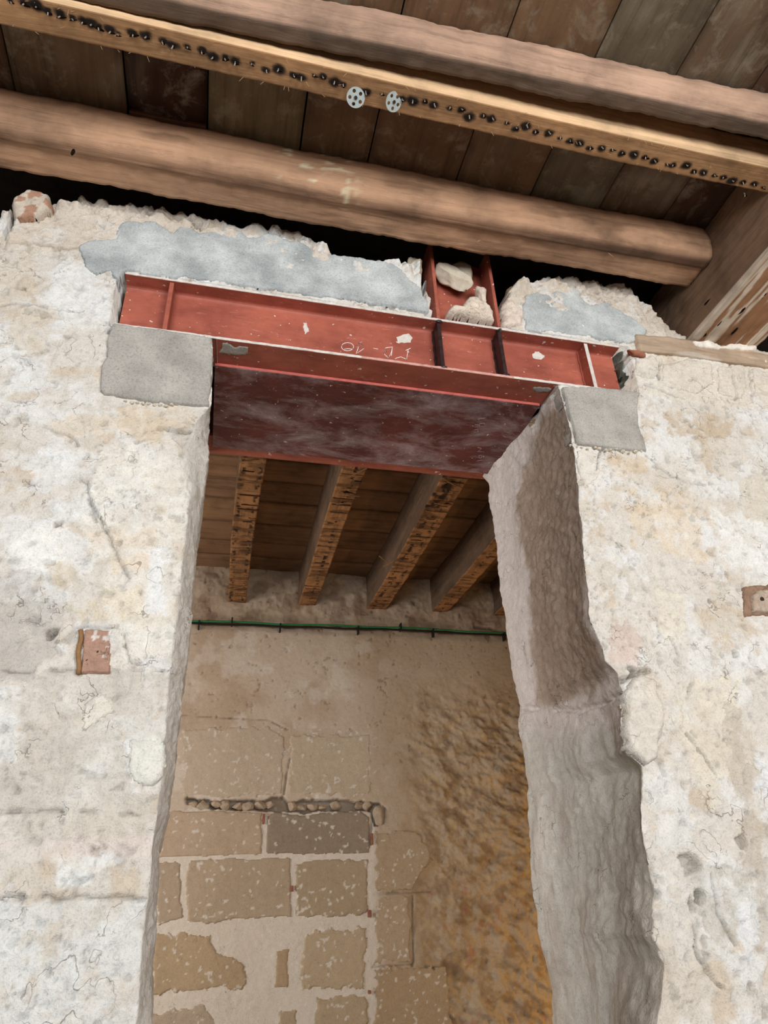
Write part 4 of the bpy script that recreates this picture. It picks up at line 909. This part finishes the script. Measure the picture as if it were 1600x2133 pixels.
for k, (px, py) in enumerate(((1475, 628), (1500, 672), (1545, 648), (1470, 697), (1530, 690), (1590, 618))):
    if k == 0: q = onX(px, py, XT + .001); me = rock_mesh('nail_slot', (0, 0, 0), (.006, .045, .012), 2, 2)
    else: q = onZ(px, py, 3.112); me = rock_mesh('nail_slot', (0, 0, 0), (.009, .04, .006), 2 + k, 2)
    keep(finish('nail_slot', me, MATS['char']), tb).location = Vector(q)
# wooden wall plate under the trimmer
PLT = [(-.016, 3.036), (-.018, 3.104), (.05, 3.106), (.05, 3.034)]
def plt_col(P):
    c = srgb(186, 162, 138) * (1 + .13 * fbm(P[..., 0] * .5, P[..., 2] * 6, 8, 4, 570))[..., None]
    m = sstep(.1, .35, fbm(P[..., 0] * .4, P[..., 2] * 3, 16, 4, 571))[..., None] * .7; return c * (1 - m) + srgb(226, 214, 198) * m
wp = empty('wall_plate', (1.6, 0, 3.034), 'weathered horizontal timber plate bedded in the wall under the trimmer', 'timber plate')
timber('beam', PLT, 0, 1.235, X1, 'wood_x', plt_col, wp, ds=.008, amp=.003, seed=5, dens=.006, bend=lambda s: (0 * s, -.012 * np.clip((1.36 - s) / .12, 0, 1)))
q = onY(1325, 736, -.012); keep(finish('split_end', rock_mesh('split_end', (0, 0, 0), (.07, .03, .024), 4, 3, .15, rot=-.15), MATS['red_brick']), wp).location = Vector(q)
patch('mortar_bed', [(1440, 715), (1470, 712), (1500, 722), (1530, 716), (1570, 722), (1575, 732), (1500, 730), (1445, 724)], -.012, .012, 'grit', wall_front, rag=.006, soft=.008, relief=.004, back=.02, seed=380,
      color=lambda X, Z, d: srgb(236, 228, 216) * (1 + .12 * fbm(X, Z, 60, 4, 7))[..., None], label='crumbly white mortar under the trimmer end')

# --- far room: boards along x, joists along y
ceil2 = finish('ceiling_far', box_mesh('ceiling_far', X0, X1, T, YF, 3.36, 3.39), MATS['cavity_shade'], smooth=False, kind='structure')
ys_ = [onZ(460, p, ZB2)[1] for p in (948, 994, 1040, 1085, 1126, 1157, 1186)]
d0 = ys_[1] - ys_[0]; ys_ = [ys_[0] - d0 * k for k in range(3, 0, -1)] + ys_ + [YF + .06]
T2 = [(130, 96, 66), (118, 86, 60), (136, 100, 70), (124, 90, 62), (112, 82, 58), (132, 98, 68), (120, 88, 62), (126, 92, 64), (116, 86, 60), (120, 88, 60)]
for k in range(len(ys_) - 1):
    a, b = max(ys_[k], T), ys_[k + 1]
    if b <= a: continue
    up = rng.uniform(0, .006); col = (srgb(*T2[k % 10]) * .8 + srgb(128, 104, 84) * .2) * 1.55; tl = rng.uniform(0, .007)
    timber('board', [(a + .002, ZB2 + up), (a + .002, ZB2 + .03), (b - .002, ZB2 + .03), (b - .002, ZB2 + up + tl)], 0, X0, X1, 'board_x', lambda P, col=col, k=k: col * (1 + .16 * fbm(P[..., 0], P[..., 1], 4, 4, 580 + k))[..., None], None, ds=.05, amp=.0015, seed=20 + k, dens=.03)[0].parent = ceil2
JXS = [onZ(473, 1248, ZJ)[0], onZ(620, 1258, ZJ)[0], onZ(766, 1266, ZJ)[0], onZ(900, 1277, ZJ)[0], onZ(900, 1277, ZJ)[0] + .43, onZ(473, 1248, ZJ)[0] - .43]
JW = [.107, .104, .122, .100, .105, .105]
JL = ['far-room joist nearest the left jamb, underside pocked with nail holes', 'second far-room joist from the left jamb, underside crossed by lath marks', 'third far-room joist from the left jamb, underside blackened near the steel beam', 'fourth far-room joist from the left jamb, orange in the lamp light', 'fifth far-room joist, only its wall end showing past the right reveal', None]
for k, (x, w_) in enumerate(zip(JXS, JW)):
    if k == 5: continue
    def jcol(P, k=k, x=x, w_=w_):
        bot = P[..., 2] < ZJ + .002
        c = np.where(bot[..., None], srgb(172, 124, 82), srgb(122, 98, 78)) * (1 + .12 * fbm(P[..., 0], P[..., 1], 9, 4, 590 + k))[..., None]  # undersides lighter and more orange than the sides, lamplight painted in
        lath = sstep(.0, .35, fbm(P[..., 0] * .25, P[..., 1], 40, 2, 600 + k)) * bot; c = c * (1 - .5 * lath[..., None])
        u = (P[..., 0] - x) / w_
        for cu_, wd in (((.16, .07), (.84, .07)) if k == 0 else ((.62, .07), (.55, .03)) if k == 1 else ((.3, .10), (.72, .06)) if k == 2 else ((.5, .06), (.55, .04))):
            hol = sstep(.15, .30, fbm(P[..., 0], P[..., 1], 52, 2, 610 + k)) * sstep(wd * 1.9, wd * .7, np.abs(u - cu_)) * bot
            c = c * (1 - .9 * hol[..., None]) + srgb(30, 20, 14) * .9 * hol[..., None]
        if k == 2:
            bk = sstep(-.05, .2, fbm(P[..., 0], P[..., 1], 16, 3, 620)) * sstep(1.45, 1.25, P[..., 1]) * sstep(.75, .5, u) * bot; c = c * (1 - .9 * bk[..., None]) + srgb(28, 18, 12) * .9 * bk[..., None]
        return c
    js = empty('ceiling_joist', (x + w_ / 2, 1.5, ZJ), JL[k], 'joist', group='joists of the far room ceiling')
    timber('beam', [(x, ZJ), (x, ZB2 + .002), (x + w_, ZB2 + .002), (x + w_, ZJ)], 1, T + .03, YF + .06, 'wood_y', jcol, js, ds=.006, amp=.003, seed=30 + k, dens=.006, bend=lambda s, k=k: (.006 * np.sin(s * 3 + k), .003 * np.sin(s * 41 + k) * np.sin(s * 17)))
    SPL = {0: [((468, 1228), (508, 1222)), ((488, 1002), (540, 1006)), ((500, 962), (535, 958))], 1: [((705, 1026), (750, 1034)), ((700, 1050), (730, 1045)), ((712, 1000), (765, 975))], 2: [((798, 1180), (822, 1168)), ((790, 1158), (808, 1170)), ((925, 998), (962, 1016)), ((905, 1048), (940, 1052))], 3: [((985, 1172), (1000, 1180))]}.get(k, [])
    for (p, q) in SPL:
        A = onZ(*p, ZJ - .008); B = onZ(*q, ZJ - .005)
        keep(finish('splinter', tube_mesh('splinter', [A, (A + B) / 2 + np.array([0, 0, -.004]), B], .0045, 5, .5, 2), MATS['lath_wood'], smooth=False), js)
    for q_ in range(26):                                                                    # raised lath marks
        y_ = .8 + 1.65 * (q_ + rng.uniform(-.3, .3)) / 26; L = rng.uniform(.3, .95) * w_; x_ = x + rng.uniform(0, w_ - L)
        keep(finish('lath_ridge', box_mesh('lath_ridge', x_, x_ + L, y_, y_ + rng.uniform(.003, .007), ZJ - rng.uniform(.002, .004), ZJ + .004, .001), MATS['lath_wood'] if rng.random() < .5 else MATS['batten_wood'], smooth=False), js)

# ================================================================== small things let into the wall faces
# wooden plug with a lath strip in the left pier
c0 = onY(200, 1357, 0)
pg = empty('wooden_plug', tuple(c0), 'square reddish wooden plug let into the left pier plaster', 'wooden plug')
pw = XZ([(176, 1312), (232, 1314), (229, 1404), (168, 1405)])
keep(patch('block', pw, -.002, .007, 'grit', None, res=.003, rag=.0012, soft=.003, relief=.002, raw=True, back=.02, seed=390,
     color=lambda X, Z, d: np.where((fbm(X, Z, 26, 4, 16) + 6 * (Z - c0[2]) > .22)[..., None], srgb(220, 209, 199), srgb(176, 140, 122)) * (1 + .14 * fbm(X, Z, 60, 3, 17))[..., None]), pg)
a_, b_ = onY(168, 1312, -.008), onY(162, 1404, -.008)
keep(finish('lath_strip', tube_mesh('lath_strip', [a_ + (b_ - a_) * t + np.array([.002 * math.sin(t * 9), 0, 0]) for t in np.linspace(0, 1, 9)], .0050, 6), MATS['lath_wood']), pg)
for (p, q, r_) in ((190, 1341, .005), (203, 1358, .003), (180, 1375, .003)):
    keep(finish('nail_hole', rock_mesh('nail_hole', onY(p, q, -.008), (r_ * 2, .003, r_ * 2), 2, 2), MATS['nail_iron']), pg)
# brown wooden block in the right pier
c1 = onY(1580, 1250, 0)
pg = empty('wooden_block', tuple(c1), 'brown square wooden block sunk in the right pier plaster', 'wooden block')
keep(patch('recess', [(1546, 1222), (1640, 1212), (1640, 1288), (1550, 1284)], -.001, .004, 'grit', None, res=.003, rag=.004, soft=.003, relief=.003, back=.02, seed=395,
     color=lambda X, Z, d: srgb(146, 118, 98) * (1 + .3 * fbm(X, Z, 40, 4, 18))[..., None]), pg)
keep(patch('block', [(1562, 1240), (1582, 1230), (1640, 1232), (1640, 1280), (1564, 1278)], -.004, .010, 'grit', None, res=.003, rag=.002, soft=.003, relief=.003, back=.02, seed=397,
     color=lambda X, Z, d: srgb(190, 170, 152) * (1 + .22 * fbm(X, Z, 30, 4, 19))[..., None]), pg)
keep(finish('nail_hole', rock_mesh('nail_hole', onY(1588, 1248, -.014), (.014, .006, .016), 5, 2), MATS['nail_iron']), pg)
# small pebbles along the lower edge of the padstones and in the gap beside the soffit plate
rs = random.Random(3)
for k in range(13):
    px = 1190 + 12 * k + rs.uniform(-3, 3); c = onY(px, 928 + (px - 1196) * .1 + rs.uniform(-3, 4), -.004); s = rs.uniform(.006, .014)
    finish('pebble', rock_mesh('pebble', c, (s, s, s * .8), 40 + k, 2), MATS['stone_cream'], wall_right, False)
for k in range(9):
    px = 262 + 12 * k; c = onY(px, 838 + (px - 262) * .06 + rs.uniform(-2, 2), -.004); s = rs.uniform(.006, .012)
    finish('pebble', rock_mesh('pebble', c, (s, s, s * .8), 70 + k, 2), MATS['stone_cream'], wall_left, False)
for k, (px, py, s) in enumerate(((1110, 884, .028), (1104, 896, .016), (1112, 874, .012), (1070, 936, .012), (1088, 912, .014))):
    c = onZ(px, py, ZS - .014); finish('pebble', rock_mesh('pebble', c, (s, s, s * .8), 90 + k, 2), MATS['stone_brown'], wall_right, False)
